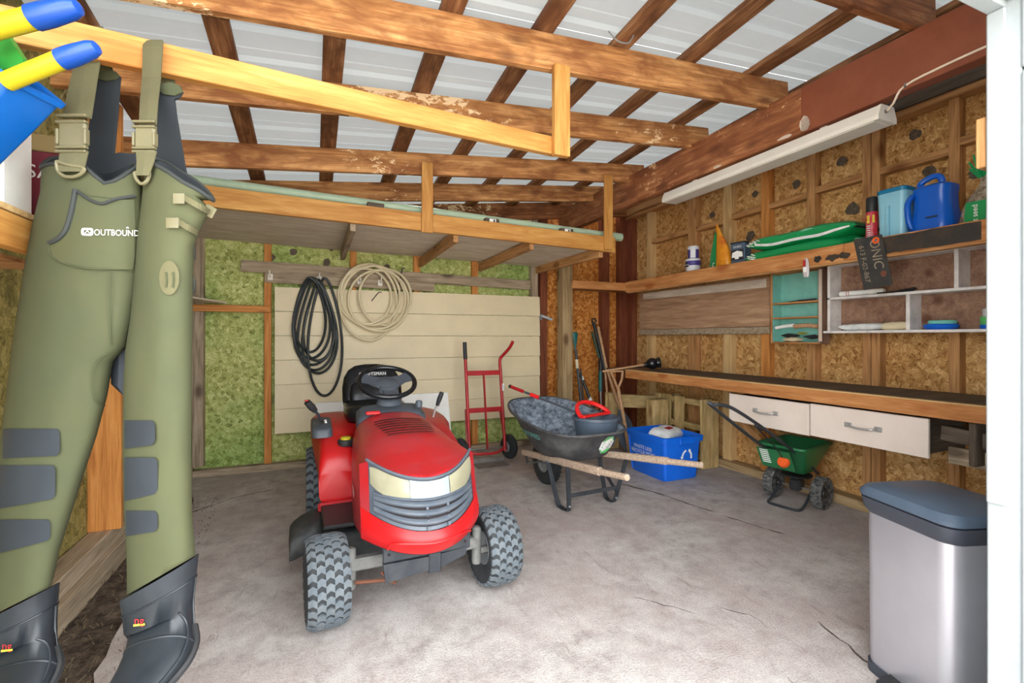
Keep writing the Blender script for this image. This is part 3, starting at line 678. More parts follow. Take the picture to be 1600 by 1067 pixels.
# ---- teal cubby cabinet
t = thing('teal_cubby', 'small open cabinet painted teal inside with brown edges', 'cabinet', (3.50, 2.56, 1.19))
mb = MB(); mb.bx(.105, .115, -.195, .195, .005, .57); add('back_panel', mb, 'teal', t)
for y in (-.20, .20):
    board('side_panel', (.055, y, 0), (.055, y, .58), .012 if False else .014, .12, 'cubby_back' if y < 0 else 'bench', t, up=(1, 0, 0))
    mb = MB(); s_ = 1 if y < 0 else -1; mb.bx(.004, .105, y + s_ * .008, y + s_ * .0095, .015, .565); add('paint_layer', mb, 'teal', t)
for z in (.006, .205, .325, .574):
    board('shelf_board', (.055, -.193, z), (.055, .193, z), .12, .012, 'bench', t)
mb = MB(); mb.bx(-.006, -.004, -.225, -.20, .02, .56); add('peeled_edge', mb, 'tape', t)
def cthing(name, label, cat, mb, mat, loc=(0, 0, 0), rot=(0, 0, 0), smooth=True, group=None):
    o = add(name, mb, mat, None, smooth); o.location = loc; o.rotation_euler = rot; return prop(o, label, cat, group)
mb = MB(); mb.bar((3.52, 2.40, 1.532), (3.54, 2.56, 1.530), .012, .012, ch=.003); mb.bar((3.535, 2.55, 1.530), (3.545, 2.64, 1.526), .006, .006)
cthing('screwdriver', 'thin black screwdriver on the middle shelf of the teal cabinet', 'screwdriver', mb, 'black_metal')
mb = MB(); mb.tube(smooth_pts([(3.52, 2.735, 1.318), (3.525, 2.65, 1.330), (3.53, 2.58, 1.336)], 3), .014, 8); cthing('paper_roll', 'white paper roll across the bottom of the teal cabinet', 'roll', mb, 'print_white')
mb = MB(); mb.tube(smooth_pts([(3.52, 2.575, 1.325), (3.53, 2.48, 1.333), (3.54, 2.39, 1.322)], 3), .017, 8); cthing('brush_handle', 'tan wooden stick beside the paper roll in the teal cabinet', 'stick', mb, 'tool_wood')
for i, (y, z, m_, lb) in enumerate(((2.62, 1.255, 'black', 'black tool heap, left one in the bottom of the teal cabinet'), (2.44, 1.245, 'black_metal', 'dark pliers, right one in the bottom of the teal cabinet'), (2.52, 1.272, 'yellow_plastic', 'small yellow tape in the bottom of the teal cabinet'), (2.60, 1.222, 'hose_cream', 'pale rag on the floor of the teal cabinet'))):
    mb = MB(); r = []
    for k in range(7):
        f = k / 6; ww = (.045, .04, .022, .05)[i] * math.sin(PI * (0.12 + .76 * f)); r.append([(3.54 + .03 * math.sin(a) , y - (.06, .055, .03, .07)[i] + (.12, .11, .06, .14)[i] * f, z + ww * .45 * math.cos(a) * random.uniform(.7, 1.2)) for a in [2 * PI * q / 9 for q in range(9)]])
    mb.loft(r); cthing(('tool_bundle', 'pliers', 'tape_roll', 'rag')[i], lb, ('tool', 'pliers', 'tape', 'rag')[i], mb, m_)

# ---- white pigeonhole shelf
t = thing('white_cubby_shelf', 'worn white pigeonhole shelf with brown back fixed under the long shelf', 'shelf', (3.50, 1.60, 1.27))
mb = MB(); mb.bx(.13, .14, -.68, .69, .0, .50); add('back_panel', mb, 'cubby_back', t)
for z0, y0, y1 in ((.0, -.70, .73), (.245, -.70, .70), (.49, -.70, .70)):
    mb = MB(); mb.bx(0, .13, y0, y1, z0, z0 + .018, .002); add('shelf_board', mb, 'cubby_white', t)
mb = MB(); mb.bx(0, .13, .68, .70, .018, .49, .002); add('side_board', mb, 'cubby_white', t)
mb = MB(); mb.bx(0, .13, -.70, -.68, .018, .49, .002); add('side_board', mb, 'cubby_white', t)
for y, z0, z1 in ((.188, .018, .245), (-.058, .263, .49), (-.35, .018, .245)):
    mb = MB(); mb.bx(0, .13, y - .011, y + .011, z0, z1, .002); add('divider', mb, 'cubby_white', t)
mb = MB(); mb.lathe([(.0001, -.14), (.017, -.14), (.019, -.13), (.019, .13), (.017, .14), (.0001, .14)], 14, (0, 0, 0), 'Y')
t = thing('paint_roller', 'white roller sleeve with red stripes lying behind the black sign', 'roller', (3.545, 2.09, 1.554), .06); add('sleeve', mb, 'print_white', t, smooth=True)
for y in (.09, .075):
    mb = MB(); mb.lathe([(.0195, -.002), (.0195, .002)], 14, (0, y, 0), 'Y'); add('stripe', mb, 'print_red', t, smooth=True)
mb = MB(); mb.bar((3.53, 1.98, 1.538), (3.56, 1.78, 1.540), .02, .012, ch=.003); mb.bar((3.55, 1.86, 1.545), (3.55, 1.77, 1.555), .03, .012, ch=.003); cthing('putty_knife', 'flat black putty knife beside the white roller sleeve', 'knife', mb, 'black')
def pillow(L, W, H, nx=10, ny=6, seed=0):
    g1, g2 = [], []; mb = MB()
    rings = []
    for i in range(nx + 1):
        u = -1 + 2 * i / nx; e = (1 - abs(u) ** 4) ** .5 if abs(u) < 1 else 0.03; e = max(e, .06); ring = []
        for k in range(14):
            a = 2 * PI * k / 14; ca, sa = math.cos(a), math.sin(a)
            y = W / 2 * math.copysign(abs(ca) ** .7, ca) * (.9 + .1 * e); z = H / 2 * math.copysign(abs(sa) ** .8, sa) * e
            j = noise.noise(Vector((u * 2.3 + seed, ca * 1.4, sa))) * H * .14
            ring.append((u * L / 2, y, z + j))
        rings.append(ring)
    return mb.loft(rings)
o = cthing('plaster_bag', 'clear bag of plaster with green label in the white pigeonhole', 'bag', pillow(.30, .08, .05), 'bag_white', (3.55, 2.08, 1.313), (0, 0, PI / 2))
mb = MB(); mb.sheet([[(x, -.047 - .004 * math.cos(x * 12), z) for z in (-.016, .004, .020)] for x in (-.08, -.04, 0, .04, .08)]); lb = add('green_label', mb, 'bag_green', o); prop(lb, 'green printed label')
cthing('wood_shims', 'bundle of pale wooden sticks in clear wrap, white pigeonhole', 'bundle', pillow(.18, .07, .055, seed=5), 'hose_cream', (3.55, 1.88, 1.315), (0, .04, PI / 2))
mb = MB(); mb.lathe([(.0001, 0), (.068, 0), (.083, .012), (.086, .025), (.078, .034), (.0001, .034)], 24)
cthing('blue_disc_tub', 'round glossy blue tub on the pigeonhole bottom board', 'tub', mb, 'bin_blue', (3.585, 1.655, 1.288))
mb = MB(); mb.lathe([(.0001, 0), (.064, 0), (.068, .006), (.068, .016), (.062, .022), (.0001, .024)], 28)
cthing('mint_lid', 'mint green round lid stacked on the glossy blue tub', 'lid', mb, 'mint', (3.58, 1.645, 1.3225))
for i, (z, r, h_, m_, nm) in enumerate(((1.288, .055, .024, 'bin_blue', 'blue round tub, lowest of the stack beside the white door jamb'), (1.313, .055, .045, 'lime', 'lime green round tub, middle of the stack beside the door jamb'), (1.359, .045, .045, 'tub_white', 'cream round tub on top of the stack beside the door jamb'))):
    mb = MB(); mb.lathe([(.0001, 0), (r * .96, 0), (r, .004), (r, h_ - .004), (r * .97, h_), (.0001, h_)], 24); cthing('round_tub', nm, 'tub', mb, m_, (3.57, 1.405, z), group='round tubs in the pigeonhole')

# ---- black hanging sign
t = thing('metal_sign', 'black metal sign with faded letters hanging askew on the shelf edge', 'sign', (3.172, 1.835, 1.862), 0)
A = Matrix(((0, 0, -1, 0), (-math.cos(.19), math.sin(.19), 0, 0), (-math.sin(.19) * 0 - .03, -math.cos(.19), 0, 0), (0, 0, 0, 1)))
# sign plane: local a runs towards the jamb, b runs down
def sg(a, b, d=0.0): return Vector((-d, -(a * .985 + b * .17), -(b * .985 - a * .02)))
mb = MB(); mb.add([sg(-.082, 0), sg(.082, 0), sg(.088, .315), sg(-.076, .330), sg(-.082, 0, .003), sg(.082, 0, .003), sg(.088, .315, .003), sg(-.076, .330, .003)], [(3, 2, 1, 0), (4, 5, 6, 7), (0, 1, 5, 4), (1, 2, 6, 5), (2, 3, 7, 6), (3, 0, 4, 7)]); add('plate', mb, 'sign_black', t)
def sgtext(s_, size, a, b, mat, sp=1.0, sx=1.0):
    vs, fs = text_mesh(s_, size, sp); add('lettering', MB().add([sg(a + p.y, b + p.x * sx, .0042) for p in vs], fs), mat, t)
sgtext('ONIC', .078, .032, .115, 'sign_text', 1.0, .95)
sgtext('613 F-02-867', .042, -.045, .165, 'sign_text', 1.0, 1.05)
mb = MB(); mb.lathe([(.010, 0), (.020, 0), (.020, .002), (.010, .002)], 16, (0, 0, 0), 'X'); o = add('ring_mark', mb, 'orange', t, smooth=True); o.location = sg(.045, .03, .006)
mb = MB()
for (a, b, r) in ((.05, .24, .022),):
    mb.prism([(r * math.cos(q) * random.uniform(.5, 1.2), r * math.sin(q) * random.uniform(.5, 1.2)) for q in [2 * PI * k / 10 for k in range(10)]], .001, Matrix.Translation(sg(a, b, .004)) @ Matrix.Rotation(-PI / 2, 4, 'Y'))
add('rust_mark', mb, 'rust', t)
# ---- clear blister hung on the shelf edge
t = thing('blister_pack', 'clear blister pack hung on the shelf edge above the teal cabinet', 'package', (3.178, 2.235, 1.66))
mb = MB(); mb.lathe([(.0001, 0), (.018, .002), (.022, .02), (.024, .06), (.020, .10), (.012, .13), (.0001, .135)], 12); o = add('blister', mb, 'glass', t, smooth=True); o.scale = (.5, 1, 1)
mb = MB(); mb.bx(-.016, -.012, -.005, .012, .075, .12); add('red_insert', mb, 'print_red', t)
mb = MB(); mb.bx(-.0165, -.0125, -.012, .010, .035, .07); add('white_insert', mb, 'print_white', t)

# ---- ceiling lamp (unlit) and its cable
t = thing('strip_light', 'long white fluorescent strip light fixed under the brown beam', 'light', (2.75, 2.31, 2.365))
g = []
prof = [(-.075, .022), (-.075, .0), (.075, .0), (.075, .022), (.052, .078), (-.052, .078)]
mb = MB(); mb.loft([[(x, y, z) for x, z in prof] for y in (-.80, .80)]); add('housing', mb, 'fixture', t)
mb = MB(); mb.bx(-.066, .066, -.79, .79, -.004, .001, .001); add('diffuser', mb, 'fixture', t)
for y in (-.808, .808):
    mb = MB(); mb.loft([[(x * 1.03, yy_, z * 1.04 - .002) for x, z in prof] for yy_ in (y - .008, y + .008)]); add('end_cap', mb, 'fixture', t)
mb = MB(); mb.lathe([(.0001, -.006), (.010, -.006), (.010, .008), (.006, .012), (.0001, .012)], 8, (-.02, -.818, .045), 'Y'); add('cable_gland', mb, 'metal', t)
for y in (-.5, .5):
    mb = MB(); mb.bx(-.03, .03, y - .02, y + .02, .076, .094); add('spacer', mb, 'fixture', t)
mb = MB(); mb.tube(smooth_pts([(2.73, 1.485, 2.412), (2.70, 1.44, 2.425), (2.677, 1.38, 2.475), (2.674, 1.2, 2.492), (2.674, .95, 2.498), (2.674, .72, 2.512)], 4), .0055, 8)
t = thing('lamp_cable', 'white electric cable stapled along the brown painted beam', 'cable', (0, 0, 0)); add('cable_run', mb, 'cable', t, smooth=True)
mb = MB(); mb.bx(2.668, 2.677, 1.372, 1.38, 2.465, 2.486); add('staple', mb, 'metal', t)
mb = MB(); mb.bx(2.668, 2.677, .98, .988, 2.487, 2.508); add('staple', mb, 'metal', t)
mb = MB(); mb.tube(smooth_pts([(1.42, 2.07, 2.84), (1.46, 2.05, 2.79), (1.52, 2.04, 2.785), (1.55, 2.03, 2.83), (1.56, 2.03, 2.90)], 4), .004, 6); cthing('wire_loop', 'loose grey wire loop dangling from the roof sheet', 'wire', mb, 'galv')

# ================================================================== THINGS ON THE UPPER SHELF
SZ = 1.8155
t = thing('putty_tub', 'larger white plastic tub with purple band near the shelf corner', 'tub', (3.34, 3.47, SZ))
mb = MB(); mb.lathe([(.0001, 0), (.058, 0), (.064, .01), (.067, .165), (.06, .172), (.0001, .172)], 24); add('body', mb, 'tub_white', t, smooth=True)
mb = MB(); mb.lathe([(.0675, .105), (.0685, .150)], 24); add('purple_band', mb, 'purple', t, smooth=True)
mb = MB(); mb.prism([(-.022, -.02), (.022, -.022), (.026, .006), (.01, .02), (-.022, .012)], .003, Matrix(((0, 0, -1, -.066), (-1, 0, 0, .01), (0, 1, 0, .115), (0, 0, 0, 1)))); add('label', mb, 'label_black', t)
text('lettering', 'Polyfilla', .022, 'print_white', t, (-.0705, .01, .113), (0, -1, 0), (0, 0, 1))
t = thing('small_putty_tub', 'smaller white tub with purple side standing on the larger tub', 'tub', (3.34, 3.465, SZ + .1725))
mb = MB(); mb.lathe([(.0001, 0), (.046, 0), (.049, .01), (.050, .105), (.0001, .108)], 24); add('body', mb, 'purple', t, smooth=True)
mb = MB(); mb.lathe([(.052, .085), (.053, .112), (.045, .120), (.0001, .120)], 24); add('lid', mb, 'tub_white', t, smooth=True)
mb = MB(); mb.sheet([[(.0505 * math.cos(a), .0505 * math.sin(a), z) for z in (.005, .085)] for a in [3.4 + k * .12 for k in range(9)]]); add('white_label', mb, 'tub_white', t, smooth=True)
# seed bag, standing and folded
t = thing('seed_bag', 'standing orange and green foil bag with pointed top', 'bag', (3.36, 3.14, SZ), -.2)
rings = []
for z, wy, dx, off in ((0, .105, .045, 0), (.08, .115, .05, 0), (.18, .10, .042, .01), (.28, .070, .028, .03), (.37, .035, .014, .055), (.45, .006, .004, .075)):
    rings.append([(dx * math.copysign(abs(math.sin(a)) ** .8, math.sin(a)), off + wy * math.copysign(abs(math.cos(a)) ** .8, math.cos(a)), z) for a in [2 * PI * k / 16 for k in range(16)]])
add('bag_body', MB().loft(rings), 'bag_orange', t, smooth=True, ang=60)
mb = MB(); mb.sheet([[(-.0545 + .9 * max(0, z - .1) ** 1.6 * .30 + 2.2 * max(0, y - .05) ** 2, y, z) for y in (yy0, yy0 + ww_ / 2, yy0 + ww_)] for z, yy0, ww_ in ((.0, .01, .10), (.08, .01, .105), (.18, .015, .085), (.28, .03, .055), (.37, .05, .03))]); add('green_print', mb, 'bag_green', t, smooth=True)
mb = MB(); mb.lathe([(.006, 0), (.011, 0), (.011, .001), (.006, .001)], 12, (-.056, .055, .07), 'X'); mb.bx(-.057, -.056, .03, .055, .085, .095); add('white_print', mb, 'print_white', t)
t = thing('paint_tin', 'square blue grey tin with white label beside the seed bag', 'tin', (3.345, 2.925, SZ), .15)
mb = MB(); mb.bx(-.05, .05, -.062, .062, 0, .225, .006); add('body', mb, 'tin', t)
mb = MB(); mb.bx(-.053, -.051, -.055, .055, .075, .165); add('dark_label', mb, 'label_black', t)
mb = MB(); mb.prism([(-.05, .10), (-.045, .14), (0, .155), (.045, .14), (.05, .10), (.015, .10), (.012, .085), (-.02, .085), (-.022, .10)], .002, Matrix(((0, 0, -1, -.0535), (-1, 0, 0, 0), (0, 1, 0, 0), (0, 0, 0, 1)))); add('white_label', mb, 'print_white', t)
mb = MB(); mb.bx(-.054, .054, -.066, .066, .216, .230, .003); add('lid', mb, 'black', t)
text('lettering', 'DURO', .026, 'print_white', t, (-.0535, 0, .187), (0, -1, 0), (0, 0, 1))
# two flat green soil bags
for i, (z, lab, sx) in enumerate(((SZ + .064, 'lower of two flat green soil bags on the shelf', 1.0), (SZ + .168, 'upper of two flat green soil bags on the shelf', .96))):
    t = thing('soil_bag', lab, 'bag', (3.425, 2.385, z), PI / 2 + (.02 if i else 0), 'green soil bags')
    mb = pillow(.86 * sx, .36, .125, 14, 6, seed=i * 7); add('bag_body', mb, 'bag_green', t, smooth=True, ang=70)
    H = .125
    g = []
    for k in range(15):
        u = -.95 + 1.72 * k / 14 if i else -.98 + 1.6 * k / 14; e = max((1 - abs(u) ** 4) ** .5, .1); x = u * .43 * sx
        j = noise.noise(Vector((u * 2.3 + i * 7, -.6, .4))) * H * .14
        g.append([(x, .180 + .004, (-.034 if i else -.046) * e + j), (x, .180 + .006, (-.014 if i else -.030) * e + j)])
    mb = MB(); mb.sheet(g); add('white_print', mb, 'bag_white', t, smooth=True)
    mb = MB(); mb.box((-.418 * sx, 0, 0), (.022, .30, .026), None, .008); add('end_fold', mb, 'bag_white' if i == 0 else 'black', t)
    mb = MB()
    for k in range(9):
        x = .33 * sx + random.uniform(-.05, .05); mb.bar((x, .186, -.02 + k * .004), (x + .03, .187, -.012 + k * .005), .002, .005)
    add('print_marks', mb, 'print_white', t)
# red spray can
t = thing('spray_can', 'red spray can with black cap between green bags and blue jug', 'spray can', (3.35, 1.912, SZ))
mb = MB(); mb.lathe([(.0001, 0), (.030, 0), (.033, .005), (.033, .23), (.028, .245), (.0001, .247)], 20); add('body', mb, 'spray_red', t, smooth=True)
mb = MB(); mb.lathe([(.031, .238), (.032, .242), (.032, .325), (.027, .335), (.0001, .336)], 20); add('cap', mb, 'black', t, smooth=True)
mb = MB(); mb.sheet([[(.0338 * math.cos(a), .0338 * math.sin(a), z) for z in (.165, .215)] for a in [2.75 + k * .18 for k in range(4)]]); mb.sheet([[(.0338 * math.cos(a), .0338 * math.sin(a), z) for z in (.165, .215)] for a in [3.75 + k * .18 for k in range(3)]]); add('yellow_logo', mb, 'print_yellow', t, smooth=True)
text('lettering', 'RAID', .03, 'print_red', t, (-.0345, .008, .19), (.14, -1, 0), (0, 0, 1), sx=.8)
mb = MB()
for k in range(9):
    z = .03 + k * .014; mb.bx(-.0345, -.0335, -.010, .012, z, z + .006)
add('fine_print', mb, 'bag_white', t)
# pale jug with teal lid
t = thing('scoop_jug', 'pale blue translucent jug with teal lid beside the red spray can', 'jug', (3.36, 1.778, SZ))
def rrect(a, b, r, z, n=6):
    out = []
    for cx, cy, s0 in ((a - r, b - r, 0), (-a + r, b - r, PI / 2), (-a + r, -b + r, PI), (a - r, -b + r, 3 * PI / 2)):
        for k in range(n + 1): q = s0 + PI / 2 * k / n; out.append((cx + r * math.cos(q), cy + r * math.sin(q), z))
    return out
mb = MB(); mb.loft([rrect(.055, .068, .025, 0), rrect(.060, .072, .028, .02), rrect(.062, .076, .03, .20), rrect(.066, .080, .03, .325)]); add('body', mb, 'jug', t, smooth=True)
mb = MB(); mb.loft([rrect(.068, .082, .03, .322), rrect(.069, .083, .03, .345), rrect(.060, .074, .028, .352)]); add('lid', mb, 'jug_lid', t, smooth=True)
mb = MB(); mb.tube(smooth_pts([(-.056, .012, .05), (-.072, .010, .06), (-.074, .010, .16), (-.066, .012, .24)], 4), .012, 8); add('grip_rib', mb, 'jug', t, smooth=True)
# blue watering jug with looped handle
t = thing('watering_jug', 'deep blue plastic jug with arched handle and wide base', 'jug', (3.38, 1.585, SZ), 0)
mb = MB(); mb.loft([rrect(.085, .098, .05, 0), rrect(.10, .110, .06, .03), rrect(.10, .110, .06, .09), rrect(.078, .094, .05, .17), rrect(.076, .090, .05, .26), rrect(.080, .094, .05, .275), rrect(.080, .094, .05, .305), rrect(.06, .075, .04, .318)]); add('body', mb, 'jerry', t, smooth=True)
mb = MB(); mb.tube(smooth_pts([(-.02, .055, .30), (-.01, .07, .345), (0, .02, .375), (.005, -.02, .365), (.01, -.03, .31)], 5), .017, 10); add('handle', mb, 'jerry', t, smooth=True)
mb = MB(); mb.tube(smooth_pts([(-.06, .085, .27), (-.105, .088, .22), (-.112, .080, .12), (-.098, .07, .07)], 4), .016, 10); add('side_grip', mb, 'jerry', t, smooth=True)
mb = MB(); mb.bx(-.104, -.099, -.055, .00, .115, .123); add('scuff', mb, 'black', t)
# clear bag of grass seed by the jamb
t = thing('grass_seed_bag', 'clear gathered bag of seed with green label beside the jamb', 'bag', (3.36, 1.352, SZ))
rings = []
for z, wy, dx in ((0, .10, .06), (.06, .115, .07), (.14, .105, .06), (.20, .07, .04), (.25, .03, .02), (.28, .022, .016), (.34, .05, .03)):
    rings.append([(dx * math.cos(a) * random.uniform(.9, 1.1), wy * math.sin(a) * random.uniform(.92, 1.08), z) for a in [2 * PI * k / 14 for k in range(14)]])
add('bag_body', MB().loft(rings), 'seed', t, smooth=True, ang=70)
mb = MB(); mb.sheet([[(-.078 + .25 * (y ** 2) * 4 + (.0 if z < .15 else .012), y, z) for z in (.02, .08, .16)] for y in (-.03, .0, .03, .06)]); add('green_label', mb, 'bag_green', t, smooth=True)
text('lettering', 'ez seed', .036, 'print_white', t, (-.0815, .012, .085), (0, 0, 1), (0, 1, 0))
rings = []
mb = MB()
for k in range(12):
    a = 2 * PI * k / 12; mb.tube([(0, 0, .27), (.02 * math.cos(a), .03 * math.sin(a), .31), (.05 * math.cos(a), .07 * math.sin(a), .36 + .03 * (k % 3))], [.006, .01, .004], 5)
add('gathered_top', mb, 'bag_green', t)

# ================================================================== HOSES
def hook(x, z, lab):
    t = thing('hose_hook', lab, 'hook', (x, 4.90, z), 0, 'hooks on the grey boards')
    mb = MB(); mb.bx(-.022, .022, -.006, .0, -.03, .03, .002); add('plate', mb, 'fixture', t)
    mb = MB(); mb.tube(smooth_pts([(0, -.004, .01), (0, -.05, .0), (0, -.085, .015), (0, -.10, .05)], 4), .007, 6); add('arm', mb, 'fixture', t, smooth=True)
hook(-.37, 1.80, 'bare white metal hook at the left end of the grey board'); hook(.05, 1.80, 'white metal hook carrying the black hose')
hook(.42, 1.80, 'white metal hook, left one under the cream hose'); hook(.62, 1.79, 'white metal hook, right one under the cream hose')
mb = MB(); random.seed(3)
for (cx, w_, top, bot, ph) in ((-.03, .17, 1.80, 1.10, 0), (-.02, .20, 1.79, 1.04, .5), (0.0, .215, 1.80, .98, 1.1), (.02, .20, 1.795, .93, 1.7), (.05, .18, 1.79, .90, 2.2), (.04, .15, 1.785, 1.02, 2.9), (.10, .19, 1.80, .68, .2)):
    P = []
    for k in range(40):
        a = 2 * PI * k / 40; f = (math.sin(a) + 1) / 2; zz = lerp(bot, top, f); ww = w_ * (1 - .62 * f ** 1.5) * 1.0
        P.append((cx + math.cos(a) * ww + .012 * math.sin(2 * a + ph), 4.825 + .03 * math.sin(3 * a + ph), zz))
    mb.tube(P, .0125, 7, closed=True)
cthing('garden_hose', 'black rubber hose coiled on the back wall hook', 'hose', mb, 'hose_black')
mb = MB()
for (cx, cz, rx, rz, ph) in ((.52, 1.66, .28, .30, 0), (.47, 1.64, .25, .27, .7), (.56, 1.63, .30, .31, 1.4), (.60, 1.60, .29, .30, 2.1), (.50, 1.58, .27, .37, 2.8), (.66, 1.64, .25, .28, 3.5)):
    P = [(cx + rx * math.cos(2 * PI * k / 40), 4.80 + .03 * math.sin(4 * PI * k / 40 + ph), cz + rz * math.sin(2 * PI * k / 40)) for k in range(40)]
    mb.tube(P, .0125, 7, closed=True)
cthing('garden_hose', 'cream plastic hose coiled in loose loops over the siding panel', 'hose', mb, 'hose_cream')
for i, (a, b, lab) in enumerate((((.84, 4.89, 1.95), (.78, 4.87, 1.66), 'long dark spike nailed through the upper grey hook board'), ((.60, 4.86, 1.69), (.53, 4.85, 1.60), 'bent dark nail below the cream hose hooks'))):
    mb = MB(); mb.tube([a, b], .005, 6); mb.bar(a, (a[0] + .03, a[1], a[2] + .004), .008, .008); cthing('nail', lab, 'nail', mb, 'black_metal', group='nails on the back wall')
# little left corner shelf
t = thing('corner_shelf', 'small grey plywood shelf in the left back corner', 'shelf', (0, 0, 0))
mb = MB(); mb.prism([(-1.10, 4.15), (-.92, 4.15), (-.72, 4.90), (-1.10, 4.90)], .014, Matrix.Translation((0, 0, 1.545))); add('deck_panel', mb, 'ply', t)
board('support_strip', (-1.09, 4.2, 1.53), (-1.09, 4.9, 1.53), .03, .025, 'grey', t)
# metal brackets on the left
for z, lab in ((1.99, 'upper galvanised strap hinge on the left corner stud'), (1.70, 'lower galvanised strap hinge on the left corner stud')):
    mb = MB(); mb.bx(-.985, -.955, 4.86, 4.898, z - .07, z + .05, .004); mb.lathe([(.0001, -.08), (.018, -.08), (.018, .06), (.0001, .06)], 10, (-.98, 4.85, z)); cthing('hinge', lab, 'hinge', mb, 'galv', group='strap hinges')
# white boards behind the tractor
for x0, x1, z0, z1, lab in ((.02, .55, .02, .62, 'white board leaning behind the tractor, left of its seat'), (.80, 1.30, .02, .66, 'white board leaning behind the tractor, right of its seat')):
    mb = MB(); mb.add([(x0, 4.60, z0 - .015), (x1, 4.60, z0 - .015), (x1, 4.82, z1), (x0, 4.82, z1), (x0, 4.622, z0 - .015), (x1, 4.622, z0 - .015), (x1, 4.842, z1), (x0, 4.842, z1)], [(0, 1, 2, 3), (7, 6, 5, 4), (0, 4, 5, 1), (1, 5, 6, 2), (2, 6, 7, 3), (3, 7, 4, 0)]); cthing('white_board', lab, 'board', mb, 'print_white', smooth=False, group='white boards behind the tractor')

# ================================================================== LAWN TRACTOR
LT = thing('lawn_tractor', 'red riding lawn tractor with cloudy headlights parked on the slab', 'tractor', (.445, 2.20, 0), .015)
def fy(x, z):                                   # nose surface
    return -.315 + 3.0 * x * x + .30 * max(0, z - .44) + .9 * max(0, .42 - z) ** 1.3
def sgnp(v, p): return math.copysign(abs(v) ** p, v)
def lens_top(x): return .648 + .055 * (x / .226) ** 2
HT = [(0, .735), (.12, .742), (.3, .752), (.6, .770), (1, .795)]       # crown height along the hood
def hood_pt(s, ph):
    w_ = interp([(0, .258), (.25, .268), (.6, .255), (1, .232)], s); zt = interp(HT, s); zb = interp([(0, .40), (.3, .39), (1, .42)], s)
    e1, e2 = lerp(.36, .48, s), lerp(.30, .40, s); x = w_ * sgnp(math.cos(ph), e1); z = zb + (zt - zb) * abs(math.sin(ph)) ** e2
    crown = .028 * (1 - (x / w_) ** 2) * min(1, s * 3)
    z = z - .028 * min(1, s * 3) + crown
    if s < .5: z = min(z, lerp(lens_top(x), z, min(1, s * 2.2)) if z > lens_top(x) else z)
    y = lerp(fy(x, z), .66, s)
    return Vector((x, y, z))
N = 40; SS = [0, .03, .08, .15, .24, .35, .48, .62, .76, .88, .96, 1.0]
rings = [[hood_pt(s, PI - PI * k / N) for k in range(N + 1)] for s in SS]
HOOD = add('hood', MB().loft(rings, False, False, open_ring=True), 'red', LT, smooth=True, ang=50, solid=.006)
def hood_z(x, y):
    best = None
    s = (y + .27) / .93
    w_ = interp([(0, .258), (.25, .268), (.6, .255), (1, .232)], s); zt = interp(HT, s); zb = .4
    ph = math.acos(max(-1, min(1, sgnp(x / w_, 1 / lerp(.36, .48, s))))); return hood_pt(s, ph).z
for k in range(7):
    y = .17 + k * .050; hw = .148 - .006 * abs(k - 5)
    g = [[(x + .01, y + dy, hood_z(x + .01, y + dy) + .0045) for dy in (-.008, .008)] for x in [lerp(-hw, hw, q / 12) for q in range(13)]]
    add('vent_slot', MB().sheet(g), 'dark_slot', HOOD)
# black seam line over the headlights
P = [Vector((x, fy(x, lens_top(x)) - .004, lens_top(x) + .002)) for x in [lerp(-.236, .236, q / 24) for q in range(25)]]
add('seam_trim', MB().tube(P, .007, 6), 'grille', LT, smooth=True)
def strip(x0, x1, lo, hi, n=24, m=6, off=.0, bulge=0.0):
    g = []
    for i in range(n + 1):
        x = lerp(x0, x1, i / n); a, b = lo(x), hi(x); row = []
        for j in range(m + 1):
            z = lerp(a, b, j / m); row.append((x, fy(x, z) - off - bulge * math.sin(PI * j / m), z))
        g.append(row)
    return MB().sheet(g)
lens_lo = lambda x: .572 + .010 * (x / .25) ** 2
hl = strip(-.226, -.085, lambda x: lens_lo(x) + .006 + 9 * max(0, -.165 - x) ** 2, lambda x: lens_top(x) - .008 - 12.0 * max(0, -.195 - x) ** 2, 18, 6, .010, .008); o = add('headlight', hl, 'lens', LT, smooth=True); prop(o, 'cloudy yellowed headlight lens')
hl = strip(.085, .226, lambda x: lens_lo(x) + .006 + 9 * max(0, x - .165) ** 2, lambda x: lens_top(x) - .008 - 12.0 * max(0, x - .195) ** 2, 18, 6, .010, .008); add('headlight', hl, 'lens', LT, smooth=True)
add('centre_lens', strip(-.083, .083, lambda x: lens_lo(x) + .006, lambda x: lens_top(x) - .006, 10, 5, .010, .004), 'lens_mid', LT, smooth=True)
gr_lo = lambda x: .455 + .055 * (abs(x) / .25) ** 2.2
GR = add('grille', strip(-.236, .236, gr_lo, lens_top, 30, 10, -.002), 'grille', LT, smooth=True)
mb = strip(-.212, .212, lambda x: gr_lo(x) + .016, lambda x: lens_lo(x) - .004, 24, 4, .002); add('grille_recess', mb, 'dark_slot', GR)
for k in range(3):
    f = (k + .58) / 3
    zc = lambda x, f=f: lerp(gr_lo(x) + .014, lens_lo(x) - .004, f)
    mb = strip(-.216, .216, lambda x: zc(x) - .0118, lambda x: zc(x) + .0118, 26, 6, .006, .012); add('grille_slat', mb, 'grille', GR, smooth=True)
for x in (-.02, .07):
    mb = MB()
    for k in range(4):
        f = (k + .05) / 4; z = lerp(gr_lo(x) + .01, lens_lo(x) - .004, f); mb.box((x, fy(x, z) - .004, z), (.010, .016, .016))
    add('grille_tie', mb, 'grille', GR)
add('grille_rim', MB().tube([Vector((x, fy(x, lens_lo(x)) - .008, lens_lo(x) + .002)) for x in [lerp(-.215, .215, q / 20) for q in range(21)]], .006, 6), 'grille', GR, smooth=True)
bump_lo = lambda x: .355 + .030 * (abs(x) / .25) ** 2
